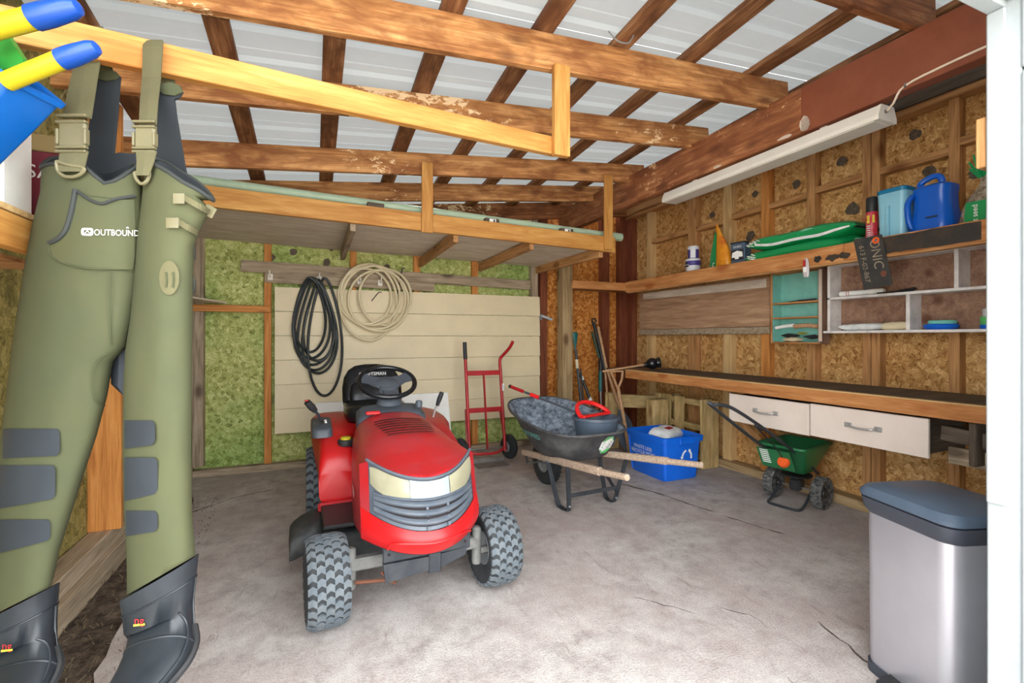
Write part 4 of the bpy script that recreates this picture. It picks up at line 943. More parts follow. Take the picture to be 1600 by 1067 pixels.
BP = add('bumper', strip(-.262, .262, bump_lo, gr_lo, 30, 8, .006, .014), 'tank_red', LT, smooth=True)
add('bumper_ridge', MB().tube(smooth_pts([Vector((x, fy(x, z) - .021, z)) for x, z in ((-.17, .375), (-.16, .405), (-.12, .413), (0, .413), (.12, .413), (.16, .405), (.19, .385))], 4), .005, 6), 'tank_red', BP, smooth=True)
mb = strip(-.255, .255, lambda x: bump_lo(x) - .012, lambda x: bump_lo(x), 20, 2, -.012); add('bumper_lip', mb, 'black', BP)
for s_ in (-1, 1):                                # side badge
    g = [[hood_pt(.36 + a * .16, PI / 2 + s_ * (PI / 2) * (.955 + b * .02)) + Vector((-s_ * .006, 0, 0)) for b in (-1, 0, 1)] for a in (-1, 0, 1)]
    add('side_badge', MB().sheet(g), 'lens_mid', HOOD)
for s_ in (-1, 1):
    add('cheek', strip(s_ * .230, s_ * .262, lambda x: gr_lo(x) - .01, lambda x: lens_top(min(.23, abs(x))) - (abs(x) - .23) * .6, 6, 8, .003), 'red', LT, smooth=True)
# frame, front bracket, axle
mb = MB(); mb.bx(-.13, .17, -.02, 1.45, .25, .40, .006); add('frame', mb, 'black_metal', LT)
BR = add('front_bracket', MB().bx(-.175, .215, -.14, -.12, .275, .345, .004).bx(-.175, .215, -.14, .0, .335, .345), 'black_metal', LT)
mb = MB(); mb.add([(-.175, -.15, .275), (.02, -.15, .275), (.02, -.15, .215), (-.165, -.15, .195), (-.175, -.12, .275), (.02, -.12, .275), (.02, -.12, .215), (-.165, -.12, .195)], [(0, 1, 2, 3), (7, 6, 5, 4), (0, 4, 5, 1), (1, 5, 6, 2), (2, 6, 7, 3), (3, 7, 4, 0)]); add('bracket_flap', mb, 'black_metal', BR)
mb = MB(); mb.bx(.02, .075, -.155, -.12, .20, .29, .004); add('bracket_flap', mb, 'black_metal', BR)
mb = MB(); mb.add([(.075, -.145, .275), (.20, -.145, .285), (.19, -.145, .25), (.075, -.145, .215), (.075, -.125, .275), (.20, -.125, .285), (.19, -.125, .25), (.075, -.125, .215)], [(0, 1, 2, 3), (7, 6, 5, 4), (0, 4, 5, 1), (1, 5, 6, 2), (2, 6, 7, 3), (3, 7, 4, 0)]); add('bracket_flap', mb, 'black_metal', BR)
for x in (-.15, -.06, -.035, .02, .055, .08, .19):
    mb = MB(); mb.lathe([(.0001, -.002), (.006, -.002), (.006, .002)], 8, (x, -.1415, .31 if x not in (-.06, -.035) else .30), 'Y'); add('bolt_hole', mb, 'dark_slot', BR)
AX = add('axle', MB().bar((-.30, .0, .235), (.30, .0, .235), .05, .055, ch=.008), 'axle', LT)
for s_ in (-1, 1):
    mb = MB(); mb.lathe([(.0001, .13), (.022, .13), (.024, .14), (.024, .30), (.015, .31), (.0001, .31)], 12, (s_ * .295, 0, 0)); mb.bar((s_ * .29, .0, .19), (s_ * .36, .0, .19), .03, .03, ch=.006); add('spindle', mb, 'axle', AX, smooth=True)
mb = MB(); mb.tube([(-.28, -.04, .17), (-.10, -.05, .155), (.0, .05, .20)], .008, 7); mb.tube([(-.17, -.05, .20), (-.13, -.07, .16), (-.11, -.06, .145)], .007, 6); add('tie_rod', mb, 'rust', AX, smooth=True)
# wheels
def turf_wheel(R, W, rim, rows, nb, lugw):
    """tyre lying with its axle along local X; lugs of the turf tread joined into one mesh"""
    h = W / 2; tire = MB().lathe([(rim, -h * .72), (rim + .018, -h * .80), (R * .80, -h), (R * .92, -h * .96), (R * .975, -h * .80), (R - .006, -h * .45), (R - .004, 0), (R - .006, h * .45), (R * .975, h * .80), (R * .92, h * .96), (R * .80, h), (rim + .018, h * .80), (rim, h * .72)], 40, (0, 0, 0), 'X')
    rm = MB().lathe([(.0001, -.02), (.03, -.02), (.034, -h * .3), (rim * .7, -h * .25), (rim * .92, -h * .55), (rim, -h * .74), (rim + .004, -h * .78), (rim + .004, h * .78), (rim, h * .74), (rim * .92, h * .55), (rim * .7, h * .25), (.034, h * .3), (.03, .02), (.0001, .02)], 32, (0, 0, 0), 'X')
    tr = MB()
    for j in range(rows):
        xc = lerp(-h * .80, h * .80, j / (rows - 1)); 
        for i in range(nb):
            a0 = 2 * PI * (i + (.5 if j % 2 else 0)) / nb; da = 2 * PI / nb * .33
            def p(dx, a, lift):
                x = xc + dx; rr = R - .004 - .03 * max(0, abs(x) / h - .55) ** 1.6 * 1.8 * (R / .19)
                return Vector((x, math.cos(a) * (rr + lift), math.sin(a) * (rr + lift)))
            lw = lugw; ch = da * .55
            out = [(-lw, -da + ch), (0, -da - ch * .2), (lw, -da + ch), (lw, da + ch * .6), (0, da - ch * .6), (-lw, da + ch * .6)]
            top = [p(x, a0 + a, .006) for x, a in out]; bot = [p(x * 1.08, a0 + a * 1.08, -.004) for x, a in out]
            tr.add(bot + top, [tuple(range(6, 12))] + [(k, (k + 1) % 6, 6 + (k + 1) % 6, 6 + k) for k in range(6)])
    return tire, rm, tr
FT = turf_wheel(.186, .165, .078, 5, 24, .0165); RT = turf_wheel(.250, .215, .11, 5, 28, .021)
def wheel(nm, parts, loc, rz=0, rimmat='galv'):
    o = add(nm, parts[0], 'rubber', LT, smooth=True, ang=50); o.location = loc; o.rotation_euler = (0, 0, rz)
    add('tread', parts[2], 'tread', o); add('rim', parts[1], rimmat, o, smooth=True)
    return o
wheel('front_wheel', FT, (-.395, .0, .19), .06); wheel('front_wheel', FT, (.395, .03, .19), .06)
wheel('rear_wheel', RT, (-.365, 1.25, .252)); wheel('rear_wheel', RT, (.365, 1.25, .252))
# mower deck with the discharge chute on the left
rings = []
for z, k in ((.10, 1.0), (.22, 1.0), (.25, .94), (.27, .80)):
    rings.append([(.0 + .47 * k * sgnp(math.cos(a), .55), .55 + .27 * k * sgnp(math.sin(a), .7), z) for a in [2 * PI * i / 36 for i in range(36)]])
DK = add('mower_deck', MB().loft(rings, True, True), 'deck', LT, smooth=True, ang=50)
rings = []
for x, y0, y1, z0, z1 in ((-.40, .38, .70, .15, .29), (-.45, .38, .69, .14, .285), (-.50, .37, .67, .13, .27), (-.535, .36, .65, .12, .25), (-.55, .36, .64, .12, .23)):
    c = ((y0 + y1) / 2, (z0 + z1) / 2); rings.append([(x, c[0] + (y1 - y0) / 2 * sgnp(math.cos(a), .6), c[1] + (z1 - z0) / 2 * sgnp(math.sin(a), .6)) for a in [2 * PI * i / 24 for i in range(24)]])
add('chute', MB().loft(rings, False, False), 'deck', DK, smooth=True, ang=60, solid=.008)
mb = MB(); mb.tube([(-.30, .42, .285), (-.30, .62, .285)], .018, 10); mb.lathe([(.0001, 0), (.05, 0), (.05, .03), (.03, .045), (.0001, .045)], 16, (-.25, .50, .26)); add('belt_cover', mb, 'deck', DK, smooth=True)
mb = MB(); mb.lathe([(.035, -.02), (.055, -.015), (.055, .015), (.035, .02)], 16, (-.43, .24, .075), 'X', True, True); add('gauge_wheel', mb, 'black', DK, smooth=True)
mb = MB(); mb.lathe([(.035, -.02), (.055, -.015), (.055, .015), (.035, .02)], 16, (.43, .24, .075), 'X', True, True); add('gauge_wheel', mb, 'black', DK, smooth=True)
# foot rests and fenders
def fsec(xo, xi, zb, zt, y, r=.05, n=24):
    c = ((xo + xi) / 2, (zb + zt) / 2); return [(c[0] + abs(xi - xo) / 2 * sgnp(math.cos(a), .45), y, c[1] + (zt - zb) / 2 * sgnp(math.sin(a), .45)) for a in [2 * PI * i / n for i in range(n)]]
for s_ in (-1, 1):
    rings = [fsec(s_ * .41, s_ * .215, zb, zt, y) for y, zb, zt in ((.585, .33, .50), (.60, .315, .56), (.64, .31, .605), (.72, .31, .635), (.85, .34, .665))]
    rings += [fsec(s_ * xo, s_ * .10, zb, zt, y) for y, xo, zb, zt in ((.95, .435, .50, .685), (1.1, .445, .55, .695), (1.35, .445, .56, .700), (1.52, .43, .50, .69), (1.60, .40, .42, .62))]
    FD = add('fender', MB().loft(rings), 'tank_red' if s_ < 0 else 'red', LT, smooth=True, ang=50)
    mb = MB(); mb.bx(s_ * .14, s_ * .40, .25, .62, .305, .325, .006); add('foot_rest', mb, 'black', LT)
    mb = MB(); mb.bx(s_ * .20, s_ * .415, .565, .60, .285, .335, .010); add('fender_step', mb, 'red', FD)
mb = MB(); mb.bx(-.30, .30, .95, 1.56, .52, .68, .03); add('seat_deck', mb, 'red', LT)
# control quadrant with lever on the left fender
QD = add('control_quadrant', MB().loft([[(x * k - .385, y * k2 + .935, z + (y * k2) * .10) for x, y, _ in rrect(.056, .15, .035, 0)] for k, k2, z in ((1.05, 1.04, .665), (1.0, 1.0, .705), (.9, .94, .712))]), 'dash', LT, smooth=True, ang=50)
mb = MB(); mb.bx(-.388, -.378, .90, 1.03, .7085, .7185); add('lever_slot', mb, 'dark_slot', QD)
mb = MB()
for y in (.90, .93, .96, .99, 1.01): mb.box((-.362, y, .718), (.012, .006, .003))
add('scale_marks', mb, 'print_white', QD)
mb = MB(); mb.tube([(-.383, 1.0, .71), (-.405, .985, .76), (-.435, .965, .80)], .008, 8); lv = add('lever', mb, 'black_metal', LT, smooth=True)
mb = MB(); mb.tube([(-.420, .975, .782), (-.440, .962, .808), (-.468, .945, .845)], [.016, .023, .020], 10); add('grip', mb, 'black', lv, smooth=True)
mb = MB(); mb.lathe([(.0001, 0), (.013, 0), (.013, .004), (.0001, .006)], 10, (-.472, .94, .852)); add('button', mb, 'red_bright', lv, smooth=True)
mb = MB(); mb.tube([(.33, 1.0, .69), (.345, .99, .75), (.36, .98, .78)], .007, 8); lv = add('lever', mb, 'chrome', LT, smooth=True)
mb = MB(); mb.tube([(.355, .983, .77), (.368, .975, .815), (.383, .965, .862)], [.012, .017, .015], 10); add('grip', mb, 'black', lv, smooth=True)
# fuel cap
mb = MB(); mb.lathe([(.0001, 0), (.043, 0), (.046, .006), (.046, .030), (.040, .036), (.0001, .036)], 20, (-.262, .70, .612)); FC = add('fuel_cap', mb, 'black', LT, smooth=True)
mb = MB(); mb.lathe([(.0001, .036), (.029, .036), (.029, .046), (.025, .050), (.0001, .050)], 20, (-.262, .70, .612)); add('cap_top', mb, 'yellow_plastic', FC, smooth=True)
mb = MB(); mb.loft([fsec(-.29, -.20, .55, .60, y) for y in (.66, .74, .82)]); add('tank_neck', mb, 'tank_red', LT, smooth=True)
# dash and steering
rings = [[(x, y + .72, z + (y) * .25) for x, y, _ in rrect(a, b, .04, 0)] for a, b, z in ((.20, .085, .66), (.20, .085, .775), (.17, .075, .805), (.10, .06, .815))]
DS = add('dash', MB().loft(rings), 'dash', LT, smooth=True, ang=50)
mb = MB(); mb.loft([[Vector((0.0, .78, .80)) + Vector((a * math.cos(q), b * math.sin(q) * .9 + y, z + b * math.sin(q) * .3)) for q in [2 * PI * i / 20 for i in range(20)]] for a, b, y, z in ((.085, .07, 0, .0), (.070, .055, .015, .06), (.060, .045, .04, .115), (.05, .04, .05, .135))]); add('steering_column', mb, 'dash', LT, smooth=True)
mb = MB(); mb.bx(-.16, -.08, .60, .64, .795, .812, .005); add('brake_light', mb, 'red_bright', DS)
mb = MB(); mb.lathe([(.0001, 0), (.02, 0), (.022, .03), (.016, .04), (.0001, .04)], 12, (.165, .70, .81)); add('throttle_knob', mb, 'dash', DS, smooth=True)
SW = thing('steering_wheel'); SW.parent = LT; SW.location = (0, .865, .958); SW.rotation_euler = (math.radians(28), 0, 0)
P = [(.172 * math.cos(2 * PI * k / 40), .172 * math.sin(2 * PI * k / 40), 0) for k in range(40)]
mb = MB(); mb.tube(P, .0155, 10, closed=True); add('wheel_rim', mb, 'black_gloss', SW, smooth=True)
mb = MB(); mb.lathe([(.0001, -.05), (.055, -.05), (.075, -.03), (.08, -.012), (.055, .0), (.0001, .004)], 20); add('hub', mb, 'dash', SW, smooth=True)
for a in (PI * 1.5, PI * .12, PI * .88):
    mb = MB(); mb.loft([[Vector((math.cos(a) * r - math.sin(a) * u * w_, math.sin(a) * r + math.cos(a) * u * w_, v * t_ + dz)) for u, v in ((-1, -1), (1, -1), (1, 1), (-1, 1))] for r, w_, t_, dz in ((.05, .05, .010, -.018), (.11, .035, .008, -.010), (.168, .05, .007, 0))]); add('spoke', mb, 'dash', SW, smooth=True)
# seat
def cushion(secs, n=28):
    return MB().loft([[Vector(c) + Vector((a * sgnp(math.cos(q), e), uy * b * sgnp(math.sin(q), e), uz * b * sgnp(math.sin(q), e))) for q in [2 * PI * i / n for i in range(n)]] for c, a, b, uy, uz, e in secs])
ST = thing('seat'); ST.parent = LT; ST.location = (-.03, 0, 0)
add('seat_cushion', cushion([((0, .93, .735), .10, .02, 0, 1, .7), ((0, .95, .735), .18, .045, 0, 1, .55), ((0, 1.02, .738), .205, .06, 0, 1, .5), ((0, 1.15, .735), .21, .06, 0, 1, .5), ((0, 1.30, .745), .205, .065, 0, 1, .5), ((0, 1.38, .76), .19, .06, 0, 1, .55)]), 'black_gloss', ST, smooth=True, ang=70)
add('backrest', cushion([((0, 1.30, .72), .195, .045, 1, .1, .55), ((0, 1.335, .80), .208, .060, 1, .1, .55), ((0, 1.365, .88), .208, .062, 1, .1, .55), ((0, 1.39, .95), .195, .055, 1, .1, .6), ((0, 1.405, 1.0), .165, .045, 1, .1, .65), ((0, 1.412, 1.03), .12, .03, 1, .1, .75), ((0, 1.415, 1.042), .05, .01, 1, .1, .9)]), 'black_gloss', ST, smooth=True, ang=70)
add('lower_pad', cushion([((0, 1.265, .78), .16, .03, 1, .2, .6), ((0, 1.285, .84), .165, .04, 1, .2, .6), ((0, 1.31, .90), .15, .035, 1, .2, .65), ((0, 1.325, .935), .09, .015, 1, .2, .8)]), 'black_gloss', ST, smooth=True, ang=70)
mb = MB(); mb.box((0, 1.345, .975), (.20, .012, .034), Matrix.Rotation(-.22, 3, 'X'), .004); add('badge_plate', mb, 'black', ST)
text('lettering', 'CRAFTSMAN', .032, 'print_white', ST, (0, 1.3355, .975), (1, 0, 0), (0, .2, 1), 1.05, 1.0)
mb = MB(); mb.bx(-.14, -.06, .915, .945, .755, .775, .004); add('warning_tag', mb, 'red_bright', ST)

# ================================================================== HAND TRUCK
HTK = thing('hand_truck', 'red two-wheel hand truck leaning on the siding panel', 'hand truck', (1.585, 4.42, 0), 0)
def lean(x, z): return Vector((x, -.06 + .19 * z / 1.2, z))
for s_, top in ((-1, 1.18), (1, 1.0)):
    x = s_ * .185
    pts = [lean(x, .10), lean(x, .5), lean(x, .85), lean(x, top)] + ([lean(x + .02, 1.05) + Vector((0, -.03, 0)), lean(x + .055, 1.13) + Vector((0, -.14, 0)), lean(x + .075, 1.20) + Vector((0, -.20, 0))] if s_ > 0 else [])
    add('side_rail', MB().tube(smooth_pts(pts, 3), .016, 10), 'red_paint', HTK, smooth=True)
mb = MB(); mb.tube([lean(-.185, 1.02), lean(-.185, 1.19)], .020, 10); add('grip', mb, 'black', HTK, smooth=True)
for z in (.88, .515): add('crossbar', MB().bar(lean(-.185, z), lean(.185, z), .012, .048, ch=.003), 'red_paint', HTK)
add('centre_bar', MB().bar(lean(0, .13), lean(0, .88), .012, .04, up=(0, 1, 0), ch=.003), 'red_paint', HTK)
add('crossbar', MB().tube(smooth_pts([lean(-.185, .12), lean(-.1, .10) + Vector((0, -.02, 0)), lean(.1, .10) + Vector((0, -.02, 0)), lean(.185, .15)], 3), .014, 8), 'red_paint', HTK, smooth=True)
mb = MB(); mb.bx(-.16, .16, -.23, -.05, .004, .012, .002); add('toe_plate', mb, 'metal', HTK)
mb = MB(); mb.bar((-.16, -.06, .01), (.16, -.06, .01), .01, .09); add('toe_upright', mb, 'metal', HTK)
for s_ in (-1, 1):
    add('strut', MB().bar((s_ * .185, .10, .52), (s_ * .205, -.02, .11), .012, .03, ch=.002), 'red_paint', HTK)
    wl = add('wheel', MB().lathe([(.055, -.030), (.075, -.036), (.105, -.034), (.122, -.018), (.125, 0), (.122, .018), (.105, .034), (.075, .036), (.055, .030)], 28, (0, 0, 0), 'X'), 'rubber', HTK, smooth=True)
    wl.location = (s_ * .255, .02, .127); wl.rotation_euler = (0, 0, .22)
    add('rim', MB().lathe([(.0001, -.026), (.018, -.026), (.02, -.016), (.045, -.014), (.058, -.026), (.058, .026), (.045, .014), (.02, .016), (.018, .026), (.0001, .026)], 20, (0, 0, 0), 'X'), 'galv', wl, smooth=True)
add('axle', MB().tube([(-.29, .02, .127), (.29, .02, .127)], .009, 8), 'metal', HTK, smooth=True)
mb = MB(); mb.bx(.176, .196, .01, .018, .70, .77, .002); o = add('sticker', mb, 'bag_white', HTK); o.location = (0, -.005, 0)

# ================================================================== WHEELBARROW
WBW = thing('wheelbarrow', 'black poly wheelbarrow with wooden handles standing on the slab', 'wheelbarrow', (1.86, 2.95, 0), .06)
def tray_ring(z, y0, y1, w0, wm, w1, n=44):
    out = []; L = (y1 - y0) / 2; yc = (y0 + y1) / 2
    for i in range(n):
        a = 2 * PI * i / n; cy, sx = math.sin(a), math.cos(a); y = yc + L * sgnp(cy, .55); f = (y - y0) / (y1 - y0)
        w_ = interp([(0, w0), (.55, wm), (1, w1)], f); out.append(Vector((w_ * sgnp(sx, .55), y, z[0] + (z[1] - z[0]) * max(0.0, f) ** 1.3)))
    return out
TR = [((.335, .34), .03, .50, .20, .22, .16), ((.36, .37), .0, .56, .235, .26, .19), ((.46, .50), -.06, .70, .28, .32, .24), ((.545, .68), -.12, .85, .315, .375, .29), ((.555, .70), -.14, .875, .33, .39, .305), ((.548, .693), -.15, .885, .335, .395, .31)]
inn = [((.352, .357), .045, .49, .19, .21, .15), ((.37, .38), .012, .55, .225, .25, .18), ((.46, .50), -.045, .685, .27, .31, .23), ((.545, .685), -.11, .84, .307, .367, .282)]
TRAY = add('tray', MB().loft([tray_ring(*r) for r in TR], True, False), 'tray', WBW, smooth=True, ang=60)
add('tray_lining', MB().loft([tray_ring(*r) for r in inn] + [tray_ring(*TR[4])], True, False), 'tray_in', TRAY, smooth=True, ang=60)
add('rim_bead', MB().tube(tray_ring((.553, .698), -.145, .88, .333, .393, .308), .010, 8, closed=True), 'tray', TRAY, smooth=True)
for s_ in (-1, 1):
    pts = [(s_ * .17, .72, .262), (s_ * .22, .30, .315), (s_ * .27, -.20, .375), (s_ * .275, -.50, .420)]
    hd = add('handle', MB().bar(pts[0], pts[3], .04, .048, ch=.008), 'handle_wood', WBW)
    add('grip', MB().tube([Vector(pts[3]) + Vector((-s_ * .004, .06, -.006)), Vector(pts[3]) + Vector((0, -.03, .003)), Vector(pts[3]) + Vector((s_ * .015, -.26, .036))], [.024, .020, .019], 10), 'handle_wood', hd, smooth=True)
    lp = [(s_ * .235, .20, .315), (s_ * .215, .10, .05), (s_ * .205, .06, .012), (s_ * .20, .0, .012), (s_ * .205, -.04, .05), (s_ * .255, -.10, .345)]
    mb = MB()
    for a, b in zip(lp, lp[1:]): mb.bar(a, b, .034, .008, up=(1, 0, 0) if False else (0, 1, .3))
    mb = MB(); rings = []
    P = smooth_pts(lp, 4)
    for i, p in enumerate(P):
        q = P[min(i + 1, len(P) - 1)] - P[max(0, i - 1)]; d = q.normalized(); nn = Vector((1, 0, 0)).cross(d).normalized(); rings.append([p + Vector((u * .017, 0, 0)) + nn * v * .004 for u, v in ((-1, -1), (1, -1), (1, 1), (-1, 1))])
    mb.loft(rings); lg = add('leg', mb, 'black_metal', WBW)
    for p in (lp[0], lp[4]):
        mb = MB(); mb.lathe([(.0001, -.004), (.008, -.004), (.008, .004), (.0001, .004)], 8, (p[0], p[1] - .01, p[2]), 'Y'); add('bolt', mb, 'galv', lg)
add('brace', MB().bar((-.225, -.06, .13), (.225, -.06, .13), .008, .028), 'black_metal', WBW)
add('brace', MB().bar((.215, .10, .20), (.212, -.06, .08), .008, .026), 'black_metal', WBW)
WH = add('wheel', MB().lathe([(.09, -.036), (.12, -.046), (.165, -.044), (.186, -.026), (.192, 0), (.186, .026), (.165, .044), (.12, .046), (.09, .036)], 32, (0, 0, 0), 'X'), 'rubber', WBW, smooth=True); WH.location = (0, .62, .193)
add('rim', MB().lathe([(.0001, -.045), (.022, -.045), (.026, -.02), (.075, -.018), (.095, -.038), (.095, .038), (.075, .018), (.026, .02), (.022, .045), (.0001, .045)], 24, (0, 0, 0), 'X'), 'galv', WH, smooth=True)
mb = MB()
for j in (-1, 0, 1):
    for i in range(30):
        a = 2 * PI * (i + .5 * (j != 0)) / 30; r = .190 if j == 0 else .184; mb.box((j * .024, math.cos(a) * r, math.sin(a) * r), (.018, .022, .010), Matrix.Rotation(a - PI / 2, 3, 'X'))
add('tread', mb, 'rubber', WH)
add('axle', MB().tube([(-.19, .62, .193), (.19, .62, .193)], .009, 8), 'metal', WBW, smooth=True)
for s_ in (-1, 1): add('axle_bracket', MB().bar((s_ * .18, .62, .193), (s_ * .178, .66, .26), .006, .03), 'black_metal', WBW)
# lettering and sticker on the tray sides
def tray_x(y, z):                          # outer skin of the tray, left side
    pts = []
    for (z0, z1), y0, y1, w0, wm, w1 in TR[:5]:
        f = max(0, min(1, (y - y0) / (y1 - y0))); sy = min(.999, abs((y - (y0 + y1) / 2) / ((y1 - y0) / 2))) ** (1 / .55)
        pts.append((z0 + (z1 - z0) * f ** 1.3, -interp([(0, w0), (.55, wm), (1, w1)], f) * (1 - sy * sy) ** .275))
    return interp(pts, z)
def tray_y(x, z):                          # outer skin of the tray, end nearest the handles
    pts = []
    for (z0, z1), y0, y1, w0, wm, w1 in TR[:5]:
        sx = min(.999, abs(x) / (w0 * 1.04)) ** (1 / .55); pts.append((z0, (y0 + y1) / 2 - (y1 - y0) / 2 * (1 - sx * sx) ** .275))
    return interp(pts, z)
vs, fs = text_mesh('CERTIFIED', .052, 1.05)
def tl(p): y, z = .30 - p.x, .505 + p.y - .06 * p.x; return Vector((tray_x(y, z) - .006, y, z))
add('lettering', MB().add([tl(p) for p in vs], fs), 'mint', TRAY)
def near_face(x, z, d=.004): return Vector((x, tray_y(x, z) - d, z))
oct_ = [(.062 * math.cos(PI / 8 + k * PI / 4) * 1.05, .074 * math.sin(PI / 8 + k * PI / 4)) for k in range(8)]
SX = .11
def facepatch(pts, d): return MB().add([near_face(SX + a_, .455 + b_, d) for a_, b_ in pts], [tuple(range(len(pts)))])
add('sticker', facepatch(oct_, .006), 'print_white', TRAY)
add('green_print', facepatch([(-.022, .068), (.022, .068), (.058, .030), (-.058, .030)], .008), 'lime', TRAY)
add('green_print', facepatch([(-.056, -.034), (.056, -.034), (.022, -.068), (-.022, -.068)], .008), 'lime', TRAY)
mb = MB()
for k in range(4):
    z = .474 - k * .013; mb.add([near_face(SX + a_, z + b_, .008) for a_, b_ in ((-.042, .0025), (.042 - .014 * (k % 2), .0025), (.042 - .014 * (k % 2), -.0025), (-.042, -.0025))], [(0, 1, 2, 3)])
add('fine_print', mb, 'grille', TRAY)

# ---- things in the barrow
BK = thing('garden_bucket', 'blue grey bucket with red hoop handle lying in the wheelbarrow', 'bucket', (2.03, 3.13, .40), .3)
mb = MB(); mb.lathe([(.0001, 0), (.13, 0), (.14, .01), (.172, .20), (.182, .205), (.182, .225), (.168, .226), (.160, .20), (.13, .02), (.0001, .02)], 32); add('body', mb, 'bucket', BK, smooth=True)
mb = MB(); P = [(.165 * math.cos(a), .13 * math.sin(a) * 1.0, .235 + .085 * math.sin(a)) for a in [PI * k / 20 for k in range(21)]]; mb.tube(P, .017, 8); add('hoop_handle', mb, 'red_bright', BK, smooth=True)
mb = MB(); mb.bar((-.16, .0, .235), (.16, .0, .235), .05, .018, ch=.006); add('cross_grip', mb, 'red_bright', BK)
mb = MB(); mb.lathe([(.0001, .15), (.158, .15), (.158, .17), (.0001, .175)], 24); add('contents', mb, 'black', BK, smooth=True)
RK = thing('garden_fork', 'long grey pole with red grip slanting out of the wheelbarrow', 'tool', (0, 0, 0))
a, b = Vector((1.60, 3.72, .80)), Vector((2.02, 2.98, .59)); d = b - a
mb = MB(); mb.tube([a + d * .12, a + d * .3, a + d * .6, b], .010, 8); add('pole', mb, 'dash', RK, smooth=True)
mb = MB(); mb.tube([a - d * .05, a + d * .10], .015, 8); add('grip_end', mb, 'red_paint', RK, smooth=True)
mb = MB(); mb.tube([a + d * .19, a + d * .29], .017, 8); add('red_collar', mb, 'red_bright', RK, smooth=True)
mb = MB(); mb.tube([a - d * .075, a - d * .05], .016, 8); add('end_cap', mb, 'black', RK, smooth=True)

# ================================================================== RECYCLING BIN
RB = thing('recycling_bin', 'blue recycling bin with white lettering standing behind the wheelbarrow', 'bin', (2.945, 3.42, 0), 0)
def rbx(a, b, z, r=.03): return rrect(a, b, r, z, 5)
add('body', MB().loft([rbx(.175, .215, 0), rbx(.182, .224, .01), rbx(.205, .25, .33, .035), rbx(.222, .268, .335, .035), rbx(.225, .272, .38, .035), rbx(.212, .258, .385, .035), rbx(.198, .242, .33, .035), rbx(.176, .216, .015)], True, True), 'bin_blue', RB, smooth=True, ang=35)
for y in (-.215, .215):
    mb = MB(); mb.tube([(-.182, y, .02), (-.207, y * 1.1, .325)], .007, 6); add('rib', mb, 'bin_blue', RB, smooth=True)
mb = MB(); mb.box((.02, -.275, .345), (.16, .012, .05), None, .005); add('handle_lip', mb, 'bin_blue', RB)
def rbface(x, z): return Vector((x, -.2165 - .035 * z / .33 - .004, z))
def rbside(y, z): return Vector((-.1765 - .03 * z / .33 - .006, y, z))
for i, (s_, sz, z) in enumerate((('WASTE LESS', .040, .245), ('RECYCLE MORE', .040, .200))):
    vs, fs = text_mesh(s_, sz, 1.0); add('lettering', MB().add([rbside(.04 - p.x * 1.15, z + p.y * 1.1) for p in vs], fs), 'print_white', RB)
mb = MB()
for z, L in ((.165, .14), (.148, .12), (.131, .09)): mb.add([rbside(y, z + dz) for y, dz in ((L, 0), (-L, 0), (-L, .007), (L, .007))], [(0, 1, 2, 3)])
add('fine_print', mb, 'print_white', RB)
for k in range(3):                           # recycling arrows
    a0 = PI / 2 + k * 2 * PI / 3; P = []
    mb = MB(); q = [(.052 * math.cos(a0 + t_), .062 * math.sin(a0 + t_)) for t_ in (.25, .9, 1.55)]
    for (x1, z1), (x2, z2) in zip(q, q[1:]):
        d = Vector((x2 - x1, z2 - z1, 0)).normalized(); n_ = Vector((-d.y, d.x, 0)) * .009; mb.add([rbface(.045 + xx, .20 + zz) for xx, zz in ((x1 + n_.x, z1 + n_.y), (x1 - n_.x, z1 - n_.y), (x2 - n_.x, z2 - n_.y), (x2 + n_.x, z2 + n_.y))], [(0, 1, 2, 3)])
    d = Vector((q[2][0] - q[1][0], q[2][1] - q[1][1], 0)).normalized(); n_ = Vector((-d.y, d.x, 0)) * .018; e = (q[2][0] + d.x * .02, q[2][1] + d.y * .02)
    mb.add([rbface(.045 + xx, .20 + zz) for xx, zz in ((q[2][0] + n_.x, q[2][1] + n_.y), (q[2][0] - n_.x, q[2][1] - n_.y), e)], [(0, 1, 2)]); add('recycling_arrow', mb, 'print_white', RB)
o = cthing('plastic_bag', 'crumpled white plastic bag sitting in the blue recycling bin', 'bag', pillow(.30, .22, .13, 12, 6, seed=3), 'bag_white', (2.97, 3.42, .355), (.1, -.05, .4))
mb = MB(); mb.box((0, -.02, .058), (.10, .05, .012), None, .005); add('red_print', mb, 'print_red', o)

# ================================================================== BROADCAST SPREADER
SP = thing('lawn_spreader', 'green broadcast spreader with orange dial parked under the drawers', 'spreader', (3.33, 2.43, 0), .2)
hp = lambda a, b, z, r=.03, ox=0: [(x + ox, y, zz) for x, y, zz in rrect(a, b, r, z, 5)]
add('hopper', MB().loft([hp(.09, .08, .235, .03, .04), hp(.12, .10, .27, .03, .03), hp(.225, .165, .44, .04), hp(.235, .175, .443, .04), hp(.235, .175, .458, .04), hp(.218, .158, .458, .04), hp(.11, .09, .28, .03, .03)], True, True), 'spreader_green', SP, smooth=True, ang=40)
PN = add('control_panel', MB().loft([[(x, y, z) for x, y, z in ring] for ring in ([(-.25, -.085, .42), (-.25, .14, .42), (-.16, .14, .27), (-.16, -.085, .27)], [(-.275, -.09, .43), (-.275, .145, .43), (-.185, .145, .28), (-.185, -.09, .28)])]), 'spreader_green', SP)
mb = MB(); o = add('dial', MB().lathe([(.0001, 0), (.042, 0), (.042, .012), (.036, .022), (.0001, .024)], 20), 'orange', PN, smooth=True); o.location = (-.235, -.035, .345); o.rotation_euler = (0, math.radians(-60), 0)
mb = MB()
for k in range(7): mb.bar((-.268 + k * .009, .125, .415 - k * .016), (-.268 + k * .009, .065, .415 - k * .016), .003, .006)
add('scale_marks', mb, 'print_white', PN)
